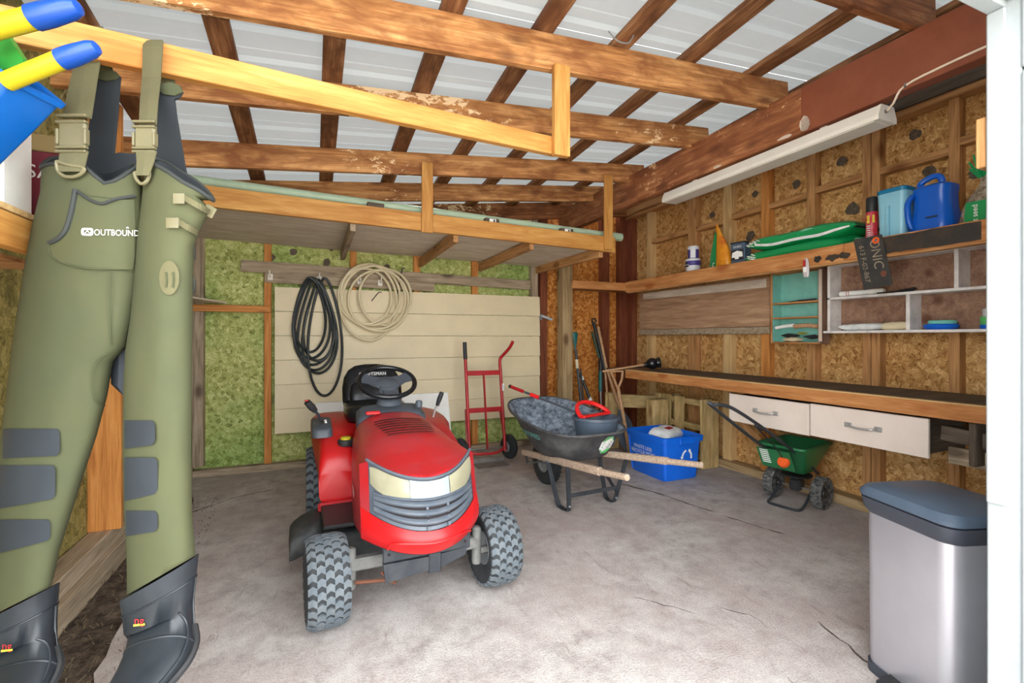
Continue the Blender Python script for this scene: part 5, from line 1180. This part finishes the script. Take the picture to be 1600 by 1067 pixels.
for s_ in (-1, 1):
    w2 = add('wheel', MB().lathe([(.03, -.02), (.06, -.022), (.085, -.034), (.104, -.036), (.112, -.026), (.112, .026), (.104, .036), (.085, .034), (.06, .022), (.03, .02)], 30, (0, 0, 0), 'Y', True, True), 'wheel_dusty', SP, smooth=True, ang=50)
    w2.location = (.03, s_ * .17, .113)
    add('hub', MB().lathe([(.0001, -.03), (.035, -.03), (.04, -.02), (.04, .02), (.035, .03), (.0001, .03)], 16, (0, 0, 0), 'Y'), 'black', w2, smooth=True)
    mb = MB()
    for i in range(24): a = 2 * PI * i / 24; mb.box((math.cos(a) * .112, 0, math.sin(a) * .112), (.007, .06, .012), Matrix.Rotation(-a, 3, 'Y'))
    add('cleats', mb, 'wheel_dusty', w2)
add('axle', MB().tube([(.03, -.20, .113), (.03, .20, .113)], .008, 8), 'metal', SP, smooth=True)
add('gearbox', MB().box((.03, 0, .135), (.09, .08, .09), None, .015), 'black', SP)
add('spinner', MB().lathe([(.0001, .195), (.02, .195), (.10, .20), (.105, .21), (.0001, .215)], 20, (.03, 0, 0)), 'black', SP, smooth=True)
add('stand', MB().tube(smooth_pts([(.02, -.11, .12), (-.10, -.115, .035), (-.17, -.11, .010), (-.195, -.06, .010), (-.195, .06, .010), (-.17, .11, .010), (-.10, .115, .035), (.02, .11, .12)], 4), .0095, 8), 'black_metal', SP, smooth=True)
add('handle', MB().tube(smooth_pts([(.14, -.10, .22), (-.10, -.095, .365), (-.34, -.085, .50), (-.62, -.06, .655), (-.90, -.035, .79), (-1.0, -.01, .815), (-1.02, .02, .815), (-1.0, .05, .81), (-.62, .08, .615), (-.20, .10, .40), (.06, .10, .27)], 5), .0115, 8), 'black_metal', SP, smooth=True)
add('trigger', MB().bar((-.66, -.055, .66), (-.58, -.062, .625), .02, .03, ch=.006), 'black', SP)
add('control_cable', MB().tube(smooth_pts([(-.62, -.05, .63), (-.42, -.05, .50), (-.25, -.03, .38)], 4), .004, 6), 'black', SP, smooth=True)

# ================================================================== TRASH CAN
TC = thing('trash_can', 'brushed steel pedal bin with slate lid beside the white door jamb', 'trash can', (2.012, .928, 0), -.295)
# local x: away from the opening, y: along the wide front
def tcr(a, b, z, r): return rrect(a, b, r, z, 6)
add('body', MB().loft([tcr(.142, .160, .03, .05), tcr(.145, .163, .04, .05), tcr(.148, .166, .60, .05)]), 'can_steel', TC, smooth=True, ang=40)
add('base_ring', MB().loft([tcr(.150, .168, 0, .05), tcr(.150, .168, .035, .05)]), 'can_band', TC, smooth=True)
add('rim_band', MB().loft([tcr(.148, .166, .590, .05), tcr(.160, .178, .612, .05), tcr(.164, .182, .645, .05), tcr(.155, .172, .648, .05)]), 'can_band', TC, smooth=True, ang=40)
LD = add('lid', MB().loft([tcr(.166, .184, .652, .05), tcr(.168, .186, .668, .05), tcr(.158, .176, .686, .06), tcr(.12, .135, .700, .06)]), 'can_lid', TC, smooth=True, ang=30)
add('lid_gap', MB().loft([tcr(.157, .175, .646, .05), tcr(.157, .175, .654, .05)]), 'dark_slot', TC)
add('pedal', MB().loft([[(x, y, z) for x, y, z in ((-.205, -.045, .012), (-.205, .045, .012), (-.14, .05, .02), (-.14, -.05, .02))], [(x, y, z) for x, y, z in ((-.205, -.045, .030), (-.205, .045, .030), (-.14, .05, .045), (-.14, -.05, .045))]]), 'black', TC)

# ================================================================== PLUNGER AND LONG TOOLS IN THE CORNER
PLG = thing('plunger', 'black rubber plunger with wooden handle lying on the bench end', 'plunger', (0, 0, 0))
a, b = Vector((2.78, 4.16, .885)), Vector((3.18, 3.98, .955)); d = (b - a).normalized()
add('handle', MB().tube([a, b], .011, 8), 'tool_wood', PLG, smooth=True)
R_ = frame(d); cup = MB().lathe([(.0001, -.01), (.02, -.01), (.024, .02), (.045, .035), (.058, .06), (.060, .09), (.05, .115), (.045, .12), (.052, .145), (.060, .155), (.050, .155), (.0001, .14)], 20, (0, 0, 0), 'X')
cup.v = [tuple(R_ @ Vector(p) + b) for p in cup.v]; add('rubber_cup', cup, 'black_gloss', PLG, smooth=True, ang=60)
def tool(name, label, parts, cat='tool'):
    t = thing(name, label, cat, (0, 0, 0), 0, 'long tools in the corner')
    for nm, pts, r, mt in parts: add(nm, MB().tube([Vector(p) for p in pts], r, 8), mt, t, smooth=True)
    if name != 'forked_handle': t.location = (.31 if name != 'long_shovel' else .23, 0, 0)
    return t
tool('long_shovel', 'shovel with pale wooden shaft and grey blade upright in the corner', [('shaft', [(2.80, 4.62, 1.36), (2.83, 4.50, .9), (2.88, 4.30, .42)], .016, 'tool_wood')], 'shovel')
t = bpy.data.objects['long_shovel']
mb = MB(); g = []
for z, w_, y in ((.46, .02, 4.315), (.40, .05, 4.28), (.33, .09, 4.25), (.22, .11, 4.21), (.10, .10, 4.17), (.02, .05, 4.14)): g.append([(2.885 + w_ * u, y - .02 * (1 - u * u), z) for u in (-1, -.5, 0, .5, 1)])
mb.sheet(g, .004, (0, 1, 0)); add('blade', mb, 'bucket', t, smooth=True)
tool('pruning_pole', 'long black pole saw with green shaft leaning in the corner', [('shaft', [(2.68, 4.66, 1.42), (2.76, 4.54, .85)], .020, 'tool_black'), ('green_section', [(2.66, 4.655, 1.30), (2.715, 4.59, 1.0)], .014, 'tool_green'), ('lower_shaft', [(2.76, 4.54, .85), (2.74, 4.44, .42), (2.72, 4.36, .02)], .013, 'tool_wood'), ('hook', [(2.665, 4.66, 1.40), (2.66, 4.655, 1.45), (2.69, 4.65, 1.46), (2.715, 4.645, 1.42)], .010, 'tool_black')], 'pole')
tool('teal_rake', 'tool with teal grip standing behind the shovel shaft', [('shaft', [(2.72, 4.58, .72), (2.70, 4.52, .30), (2.69, 4.50, .02)], .008, 'galv'), ('grip', [(2.735, 4.60, .86), (2.72, 4.575, .62)], .022, 'tool_teal'), ('black_neck', [(2.745, 4.61, .98), (2.735, 4.60, .85)], .024, 'tool_black')], 'rake')
tool('digging_bar', 'short black striped pole leaning to the left in the corner', [('shaft', [(2.46, 4.60, .84), (2.58, 4.50, .45), (2.70, 4.40, .02)], .018, 'tool_black'), ('ring', [(2.475, 4.589, .80), (2.487, 4.578, .76)], .0195, 'print_white'), ('ring', [(2.545, 4.532, .57), (2.556, 4.52, .53)], .0195, 'print_white')], 'pole')
tool('hedge_trimmer_pole', 'dark tool with yellow label and teal top beside the corner post', [('shaft', [(2.42, 4.62, 1.10), (2.44, 4.56, .62), (2.47, 4.46, .02)], .016, 'black_metal'), ('yellow_label', [(2.424, 4.608, .99), (2.429, 4.595, .89)], .018, 'hose_cream'), ('side_rod', [(2.455, 4.57, .88), (2.49, 4.48, .02)], .010, 'tool_black')], 'tool')
t = bpy.data.objects['hedge_trimmer_pole']
mb = MB(); mb.loft([[(2.425 + a * math.cos(q), 4.64 + .012 * math.sin(q), z) for q in [2 * PI * k / 12 for k in range(12)]] for a, z in ((.008, 1.09), (.012, 1.13), (.03, 1.22), (.036, 1.28), (.02, 1.30))]); add('teal_blade', mb, 'tool_teal', t, smooth=True)
tool('forked_handle', 'wooden tool handle with open fork grip leaning on the bench end', [('shaft', [(2.93, 4.10, .72), (2.98, 4.06, .38), (3.02, 4.02, .02)], .018, 'tool_wood'), ('fork_arm', [(2.93, 4.10, .70), (2.90, 4.12, .80), (2.86, 4.13, .885)], .012, 'tool_wood'), ('fork_arm', [(2.93, 4.10, .70), (2.965, 4.08, .80), (2.98, 4.085, .885)], .012, 'tool_wood'), ('cross_grip', [(2.855, 4.13, .885), (2.985, 4.085, .885)], .010, 'tool_wood')], 'handle')
mb = MB(); mb.bx(2.40, 2.43, 4.86, 4.90, 1.44, 1.50, .004); mb.bar((2.40, 4.84, 1.49), (2.53, 4.80, 1.44), .02, .03, ch=.004); cthing('wall_cleat', 'grey metal cleat on the brown stud beside the corner post', 'cleat', mb, 'galv')

# ================================================================== CHEST WADERS ON THE RAIL
WD = thing('chest_waders', 'olive neoprene chest waders with rubber boots hanging from the pine rail', 'waders', (-.5293, 1.6566, 0), -math.radians(22.868))
def L(u, v, y=0.0):
    z = 1.32 + y; return Vector(((u - 800) * z / 735 + 630 * 1.32 / 735, y, 1.24 + (527 - v) * z / 735))
# each tube: v -> (left u, right u, depth centre, half depth)
TL = [(262, 76, 216, .00, .070), (300, 62, 223, .00, .085), (350, 50, 226, .0, .095), (400, 40, 223, .0, .10), (450, 32, 219, .0, .10), (500, 24, 211, .0, .10), (540, 18, 200, .0, .095), (565, 15, 177, .0, .09), (620, 8, 167, .0, .085), (680, 0, 151, .0, .08), (740, -8, 131, .0, .078), (800, -14, 112, .0, .075), (860, -20, 93, .0, .07), (900, -24, 84, .0, .067), (945, -26, 80, .0, .065)]
TR_ = [(275, 226, 296, -.035, .060), (300, 222, 316, -.035, .070), (320, 220, 331, -.035, .072), (340, 217, 323, -.035, .074), (360, 214, 312, -.035, .076), (385, 212, 303, -.035, .078), (450, 207, 301, -.035, .080), (500, 202, 301, -.035, .080), (550, 195, 300, -.035, .078), (600, 192, 300, -.032, .076), (700, 191, 299, -.03, .074), (800, 193, 300, -.03, .072), (860, 197, 304, -.03, .068), (905, 198, 305, -.03, .066)]
RIM_L = [(60, 264), (75, 256), (130, 258), (142, 270), (165, 288), (185, 281), (200, 270), (216, 258)]
RIM_R = [(224, 262), (240, 256), (262, 268), (285, 284), (310, 297), (333, 313)]
def at(tab, v):
    return [interp([(r[0], r[i]) for r in tab], v) for i in (1, 2, 3, 4)]
def tubepts(tab, rim, N=30, end=None):
    vs = [r[0] for r in tab]; full = []
    for a, b in zip(vs, vs[1:]):
        n = max(1, int((b - a) / 22)); full += [lerp(a, b, k / n) for k in range(n)]
    full.append(vs[-1]); rings = []
    for i, v in enumerate(full):
        ul, ur, yc, b = at(tab, v)
        if i == 0: ul, ur = rim[0][0] + 4, rim[-1][0]
        uc, a = (ul + ur) / 2, (ur - ul) / 2; ring = []
        for k in range(N):
            q = 2 * PI * k / N; u = uc + a * math.cos(q); y = yc - b * sgnp(math.sin(q), .85)
            vv = v
            if i == 0: vv = interp(rim, u) - (0 if math.sin(q) > -.05 else 14 * abs(math.sin(q)))
            elif i == 1: vv = max(v, interp(rim, u) + 12)
            elif i == 2: vv = max(v, interp(rim, u) + 20)
            elif i == 3 : vv = max(v, interp(rim, u) + 26)
            if end and i >= len(full) - 6: vv = end(u) if i == len(full) - 1 else min(vv, end(u) - 7 * (len(full) - 1 - i))
            wv = .006 * noise.noise(Vector((u * .03, v * .012, 3)))
            ring.append(L(u, vv, y + wv))
        rings.append(ring)
    return rings
endL = lambda u: lerp(968, 916, (u + 26) / 106); endR = lambda u: lerp(930, 868, (u - 198) / 107)
rl = tubepts(TL, RIM_L, end=endL); rr = tubepts(TR_, RIM_R, end=endR)
BODY = add('wader_body', MB().loft(rl, False, True).loft(rr, False, True), 'neo', WD, smooth=True, ang=80)
def lining(r, s=.88):
    out = []
    for ring in (r[0], r[1], r[2]):
        c = sum((p for p in ring), Vector()) / len(ring); out.append([c + (p - c) * s for p in ring])
    return out
add('lining', MB().loft(lining(rl), False, True).loft(lining(rr), False, True), 'neo_in', BODY, smooth=True)
for r in (rl[0], rr[0]): add('rim_piping', MB().tube(r, .0055, 8, closed=True), 'piping', BODY, smooth=True)
def surf(tab, u, v, off=.004):
    ul, ur, yc, b = at(tab, v); c = (u - (ul + ur) / 2) / ((ur - ul) / 2); c = max(-.995, min(.995, c))
    return L(u, v, yc - b * (1 - c * c) ** .425 - off)
def patch(tab, rows, off=.004, n=12):
    g = []
    for v, a, b in rows: g.append([surf(tab, lerp(a, b, k / n), v, off) for k in range(n + 1)])
    return MB().sheet(g)
def pad(u0, u1, v0, v1, slant, tab, corner=8):
    rows = []
    for k in range(11):
        f = k / 10; e = min(f, 1 - f) * (v1 - v0); cut = max(0, corner - e) ** 1.5 / corner ** .5 * .6; rows.append((f, u0, u1 - cut))
    g = []
    for f, a, b in rows:
        r = []
        for k in range(15): u = lerp(a, b, k / 14); r.append(surf(tab, u, lerp(v0, v1, f) - slant * (u - u0) / (u1 - u0) * (f if True else 1), .0045))
        g.append(r)
    return MB().sheet(g)
for (a, b, c, d, s_) in ((4, 93, 670, 716, 4), (-2, 86, 727, 795, 16), (-8, 78, 812, 866, 22)): add('knee_pad', pad(a, b, c, d, s_, TL), 'pad', BODY, smooth=True)
for (a, b, c, d, s_) in ((194, 242, 657, 701, 6), (194, 246, 715, 783, 12), (196, 246, 798, 838, 8)): add('knee_pad', pad(a, b, c, d, s_, TR_), 'pad', BODY, smooth=True)
# kangaroo pocket with dark piping, seams
PK = add('chest_pocket', patch(TL, [(300, 117, 121), (306, 117, 140), (312, 115, 209), (325, 112, 210), (345, 106, 211), (362, 97, 211), (376, 80, 210), (388, 77, 210), (400, 82, 210), (410, 96, 209), (418, 130, 208), (421, 170, 207)], .006), 'neo', BODY, smooth=True)
def line(tab, pts, r, name, mat, par, off=.006): add(name, MB().tube(smooth_pts([surf(tab, u, v, off) for u, v in pts], 4), r, 7), mat, par, smooth=True)
line(TL, [(118, 296), (114, 318), (109, 340), (102, 360), (90, 373), (77, 379)], .0065, 'pocket_piping', 'piping', PK, .009)
line(TL, [(118, 297), (128, 304), (142, 313), (160, 318), (180, 311), (212, 306)], .0042, 'pocket_piping', 'piping', PK, .008)
line(TL, [(76, 384), (78, 396), (90, 407), (115, 416), (150, 420), (206, 423)], .0015, 'seam', 'neo_dark', BODY)
line(TL, [(171, 424), (171, 470), (172, 510), (173, 540)], .0015, 'seam', 'neo_dark', BODY)
line(TL, [(171, 551), (156, 560), (146, 580), (146, 610), (152, 628), (164, 634)], .0015, 'seam', 'neo_dark', BODY)
# gusset
add('crotch_gusset', MB().loft([[L(u, v, y) for u, v, y in ((172, 548, .0), (186, 542, -.01), (198, 548, .0), (198, 548, .05), (172, 548, .05))], [L(u, v, y) for u, v, y in ((173, 600, .0), (184, 605, -.01), (196, 622, .0), (196, 622, .05), (173, 600, .05))]]), 'pad', BODY, smooth=True)
# logo
vs, fs = text_mesh('OUTBOUND', 13.5, 1.0)
add('lettering', MB().add([surf(TL, 182 + p.x * .92, 364 - p.y + (p.x) * .02, .0085) for p in vs], fs), 'print_white', PK)
rr_ = [(x, y) for x, y, _ in rrect(9.5, 6, 4, 0, 4)]; ri = [(x, y) for x, y, _ in rrect(5.5, 3, 2, 0, 4)]
mb = MB(); n_ = len(rr_); mb.add([surf(TL, 136 + x, 362 - y + .02 * x, .0085) for x, y in rr_ + ri], [(k, (k + 1) % n_, n_ + (k + 1) % n_, n_ + k) for k in range(n_)]); add('emblem', mb, 'print_white', PK)
mb = MB(); mb.add([surf(TL, 136 + x, 362 - y, .009) for x, y in ((-5, -2.5), (0, 2.8), (5, -2.5), (2, -1.2), (0, .6), (-2, -1.2))], [(0, 1, 4, 5), (1, 2, 3, 4)]); add('emblem_arrow', mb, 'print_white', PK)
mb = MB(); mb.add([surf(TL, 199 + x, 355.5 - y, .009) for x, y in ((-2.5, -1), (0, 1.6), (2.5, -1))], [(0, 1, 2)]); add('emblem_arrow', mb, 'print_white', PK)
# oval reinforcement and side straps on the folded side
OV = add('oval_patch', patch(TR_, [(434 + 27 * s_, 264 - 16 * math.sqrt(max(0.01, 1 - s_ * s_)), 264 + 16 * math.sqrt(max(.01, 1 - s_ * s_))) for s_ in (-.98, -.85, -.6, -.3, 0, .3, .6, .85, .98)], .005), 'webbing', BODY, smooth=True)
for u in (259, 270): line(TR_, [(u, 425), (u + 1, 437), (u, 449)], .0018, 'slit', 'neo_dark', OV, .007)
for q in (((270, 304), (288, 309), 9, (331, 334)), ((259, 342), (279, 347), 9, (308, 364))):
    (u0, v0), (u1, v1), h_, (u2, v2) = q
    add('strap_anchor', patch(TR_, [(v0 - 2 + k * 4, u0, u1) for k in range(5)], .007, 4), 'buckle', BODY)
    g = [[surf(TR_, lerp(u1, u2, k / 8), lerp(v1, v2, k / 8) + s_, .009 + (.010 * math.sin(PI * k / 8))) for s_ in (-5, 5)] for k in range(9)]
    add('side_strap', MB().sheet(g, .002, (0, 1, 0)), 'webbing', BODY)
mb = MB(); p = L(327, 330, -.06); mb.box(p, (.030, .008, .030), Matrix.Rotation(.5, 3, 'Y'), .003); add('strap_slider', mb, 'buckle', BODY)
# inner back panel showing above the rim
def tab_(pts, name, mat, par, y, t=.008):
    P = [L(u, v, y) for u, v in pts]; n = len(P); mb = MB(); mb.add(P + [p + Vector((0, t, 0)) for p in P], [tuple(range(n)), tuple(range(n, 2 * n))[::-1]] + [(k, n + k, n + (k + 1) % n, (k + 1) % n) for k in range(n)]); return add(name, mb, mat, par)
BK1 = tab_([(148, 124), (152, 114), (165, 110), (180, 112), (186, 119), (184, 140), (181, 185), (176, 240), (186, 238), (213, 240), (213, 310), (128, 305), (128, 262), (138, 200)], 'back_panel', 'neo_in', BODY, .062)
BK2 = tab_([(244, 140), (250, 131), (266, 129), (280, 134), (284, 143), (278, 152), (271, 155), (274, 180), (281, 222), (288, 262), (296, 300), (232, 300), (236, 250), (243, 200)], 'back_panel', 'neo_in', BODY, .045)
tab_([(150, 122), (154, 113), (166, 109), (180, 111), (186, 118), (178, 124), (164, 126)], 'panel_tip', 'neo', BODY, .056, .004)
tab_([(246, 140), (252, 131), (266, 128), (280, 133), (285, 143), (272, 149), (256, 147)], 'panel_tip', 'neo', BODY, .039, .004)
# shoulder straps looped over the rail
def ribbon(pts, name, mat, par, t=.003):
    g = []
    for u, v, y, w_ in pts:
        a = L(u - w_ / 2, v, y); b = L(u + w_ / 2, v, y); g.append([a, (a + b) / 2 + Vector((0, -.002, 0)), b])
    return add(name, MB().sheet(g, t, (0, 1, 0)), mat, par)
S1 = ribbon([(160, 118, .10, 34), (150, 70, .095, 34), (143, 47, .085, 35), (142, 41, .05, 35), (142, 42, .015, 36), (141, 50, .006, 36), (136, 95, .0, 39), (127, 140, -.03, 43), (119, 185, -.055, 45)], 'shoulder_strap', 'webbing', WD)
S2 = ribbon([(262, 140, .13, 28), (250, 95, .135, 29), (240, 68, .135, 30), (238, 62, .10, 30), (238, 63, .055, 31), (238, 72, .045, 31), (236, 120, .03, 29), (232, 160, -.02, 28), (230, 196, -.06, 27)], 'shoulder_strap', 'webbing', WD)
def buckle(par, u0, u1, v0, v1, y, dring):
    pr_ = []
    a, b = L(u0, v0, y), L(u1, v1, y); c = (a + b) / 2; W, H = abs(b.x - a.x), abs(a.z - b.z)
    bk = add('buckle', MB().box(c, (W * .92, .016, H * .72), None, .005), 'buckle', par)
    for f in (.46, .30, -.36, -.47): add('buckle_bar', MB().box(c + Vector((0, -.006, H * f)), (W * 1.04, .014, H * .075), None, .003), 'buckle', bk)
    for s_ in (-1, 1): add('buckle_prong', MB().box(c + Vector((s_ * W * .47, -.004, -H * .08)), (W * .10, .016, H * .42), None, .003), 'buckle', bk)
    P = [L(u, v, y - .022) for u, v in dring]; add('d_ring', MB().tube(smooth_pts(P + [P[0]], 4), .0045, 7), 'buckle', par, smooth=True)
buckle(S1, 92, 138, 180, 240, -.062, [(88, 252), (90, 266), (100, 275), (116, 276), (128, 270), (130, 262), (108, 258)])
buckle(S2, 211, 245, 190, 240, -.066, [(210, 270), (213, 280), (221, 287), (230, 282), (233, 269), (222, 268)])
S3 = ribbon([(115, 236, -.068, 44), (112, 252, -.078, 43), (108, 268, -.088, 42)], 'strap_tab', 'webbing', WD)
S4 = ribbon([(228, 236, -.078, 32), (226, 255, -.09, 26), (222, 274, -.100, 20)], 'strap_tab', 'webbing', WD)
# rubber boots
def boot(rows):
    rings = []
    for (ul, vl, ur, vr, y, b) in rows:
        A_, B_ = L(ul, vl, y), L(ur, vr, y); c = (A_ + B_) / 2; h = (B_ - A_) / 2; fw = Vector((0, -1, 0)) if rows.index((ul, vl, ur, vr, y, b)) < 3 else Vector((0, -.5, .85))
        rings.append([c + h * sgnp(math.cos(q), .9) + fw * b * sgnp(math.sin(q), .9) for q in [2 * PI * k / 28 for k in range(28)]])
    return rings
RR = [(197, 931, 303, 871, -.03, .069), (200, 955, 300, 905, -.03, .064), (203, 982, 296, 945, -.035, .062), (202, 1005, 301, 978, -.045, .060), (196, 1030, 304, 1004, -.075, .060), (184, 1056, 292, 1034, -.115, .056), (170, 1080, 266, 1066, -.16, .050), (156, 1106, 238, 1094, -.205, .043), (146, 1128, 212, 1116, -.24, .034), (150, 1142, 190, 1134, -.265, .020)]
LR = [(-28, 971, 80, 917, .0, .069), (-27, 995, 79, 950, .0, .064), (-24, 1020, 78, 985, -.005, .062), (-24, 1045, 87, 1012, -.015, .060), (-32, 1075, 92, 1040, -.045, .060), (-48, 1105, 76, 1075, -.085, .056), (-66, 1132, 48, 1108, -.13, .050), (-82, 1158, 16, 1138, -.175, .043), (-92, 1180, -12, 1162, -.21, .034), (-88, 1194, -38, 1182, -.235, .020)]
for rows, tx, lab in ((RR, (217, 970), 'right'), (LR, (10, 1010), 'left')):
    rg = boot(rows); BT = add('rubber_boot', MB().loft(rg, True, True), 'boot', WD, smooth=True, ang=80)
    for i in (1, 4): add('boot_seam', MB().tube(rg[i], .0032, 6, closed=True), 'boot', BT, smooth=True)
    P = [rg[i][27] + Vector((.002, -.002, 0)) for i in range(1, 7)]; add('boot_seam', MB().tube(smooth_pts(P, 3), .003, 6), 'boot', BT, smooth=True)
    P = [rg[i][2] + Vector((.002, -.003, 0)) for i in range(2, 8)]; add('boot_seam', MB().tube(smooth_pts(P, 3), .003, 6), 'boot', BT, smooth=True)
    # sole welt along the outer edge
    P = [rg[i][0] + (rg[i][0] - rg[i][14]).normalized() * .003 for i in range(3, 10)]; add('sole_welt', MB().tube(smooth_pts(P, 3), .010, 8), 'black', BT, smooth=True)
    y0 = -.098 if lab == 'right' else -.072
    vs, fs = text_mesh('ng', 17, 1.0); add('lettering', MB().add([L(tx[0] + p.x, tx[1] - p.y, y0) for p in vs], fs), 'print_red', BT)
    mb = MB(); mb.add([L(tx[0] + a, tx[1] + b, y0) for a, b in ((-9, 6), (9, 4), (9, 7), (-9, 9))], [(0, 1, 2, 3)]); add('underline', mb, 'print_yellow', BT)

# ================================================================== LEFT SHELF WITH TOYS AND BOXES
t = thing('side_shelf', 'plywood shelf with orange timber edge on the left wall', 'shelf', (0, 0, 0))
mb = MB(); mb.bx(-1.105, -.74, 1.0, 2.15, 1.575, 1.592, .002); add('shelf_panel', mb, 'stud_pale', t)
board('edge_board', (-.757, 1.0, 1.525), (-.757, 2.15, 1.525), .036, .092, 'yellow', t)
mb = MB(); mb.bx(-1.105, -.83, 1.02, 2.12, 1.47, 1.482); add('lower_panel', mb, 'stud', t)
t = thing('paper_box', 'plain white corrugated box on the left wall shelf', 'box', (-.89, 1.77, 1.593), .0)
mb = MB(); mb.bx(-.13, .12, -.07, .07, 0, .265, .003); add('carton', mb, 'print_white', t)
t = thing('maroon_carton', 'maroon carton with white letters beside the white box', 'box', (-.87, 2.02, 1.593), .0)
mb = MB(); mb.bx(-.15, .125, -.07, .10, .03, .235, .003); add('carton', mb, 'card', t)
mb = MB(); mb.bx(-.15, .125, -.07, .10, .0, .029, .002); add('lower_band', mb, 'treated', t)
mb = MB(); mb.bx(-.151, .126, -.071, .101, .236, .290, .003); add('upper_band', mb, 'card_tan', t)
text('lettering', 'SA', .06, 'print_white', t, (.072, -.0715, .168), (1, 0, 0), (0, 0, 1))
# sky blue tub tipped on the box, with toy handles
CA, SA_ = math.cos(math.radians(22.868)), math.sin(math.radians(22.868))
def W3(u, v, z): dx = (u - 800) / 735; return Vector(((SA_ + dx * CA) * z, (CA - dx * SA_) * z, 1.24 + (527 - v) * z / 735))
t = thing('blue_tub', 'sky blue plastic tub tipped over on the white box', 'tub', (0, 0, 0))
ct = W3(-10, 190, 1.24); ax = (W3(-62, 120, 1.24) - W3(10, 262, 1.24)).normalized()
def tubring(c, a, b, k):
    ex = (W3(92, 162, 1.23) - W3(0, 88, 1.23)).normalized(); ez = Vector((SA_, CA, 0)); ez = (ez - ex * ez.dot(ex)).normalized()
    return [c + ex * x * a + ez * y * b for x, y, _ in rrect(1, 1, .25, 0, 5)]
ex = (W3(92, 162, 1.23) - W3(0, 88, 1.23)).normalized()
c0 = W3(6, 97, 1.17); dn = (W3(-61, 174, 1.17) - c0).normalized()
rings = [tubring(c0 + dn * d_, a, b, 0) for d_, a, b in ((0, .120, .075), (.014, .120, .075), (.014, .113, .069), (.10, .110, .066), (.23, .104, .062))]
add('tub_body', MB().loft(rings, False, True), 'tub_blue', t, smooth=True, ang=40, solid=.004)
def toy(lab, a, b, c, r):
    t = thing('toy_pole', lab, 'toy', (0, 0, 0), 0, 'toy handles in the blue tub')
    add('yellow_shaft', MB().tube([a, b], r, 14), 'yellow_plastic', t, smooth=True)
    d = (c - b); add('blue_grip', MB().tube([b - d * .04, b, b + d * .3, b + d * .8, b + d * .95, c], [r * .9, r * 1.12, r * 1.12, r * .95, r * .72, r * .3], 14), 'toy_blue', t, smooth=True)
toy('yellow toy pole with blue grip, upper one over the tub', W3(-40, 52, 1.09), W3(52, 28, 1.095), W3(126, 10, 1.10), .0245)
toy('yellow toy pole with blue grip, lower one over the tub', W3(10, 128, 1.11), W3(96, 93, 1.11), W3(154, 73, 1.11), .0205)
mb = MB(); P = [W3(-30, 42, 1.15), W3(10, 52, 1.15), W3(36, 92, 1.15), W3(35, 100, 1.15), W3(-30, 118, 1.15)]; n = len(P); nn = Vector((SA_, CA, 0)) * .014
mb.add(P + [p + nn for p in P], [tuple(range(n)), tuple(range(n, 2 * n))[::-1]] + [(k, n + k, n + (k + 1) % n, (k + 1) % n) for k in range(n)]); prop(add('toy_spade', mb, 'toy_green'), 'bright green plastic toy blade sticking out of the tub', 'toy')
bpy.context.view_layer.update()
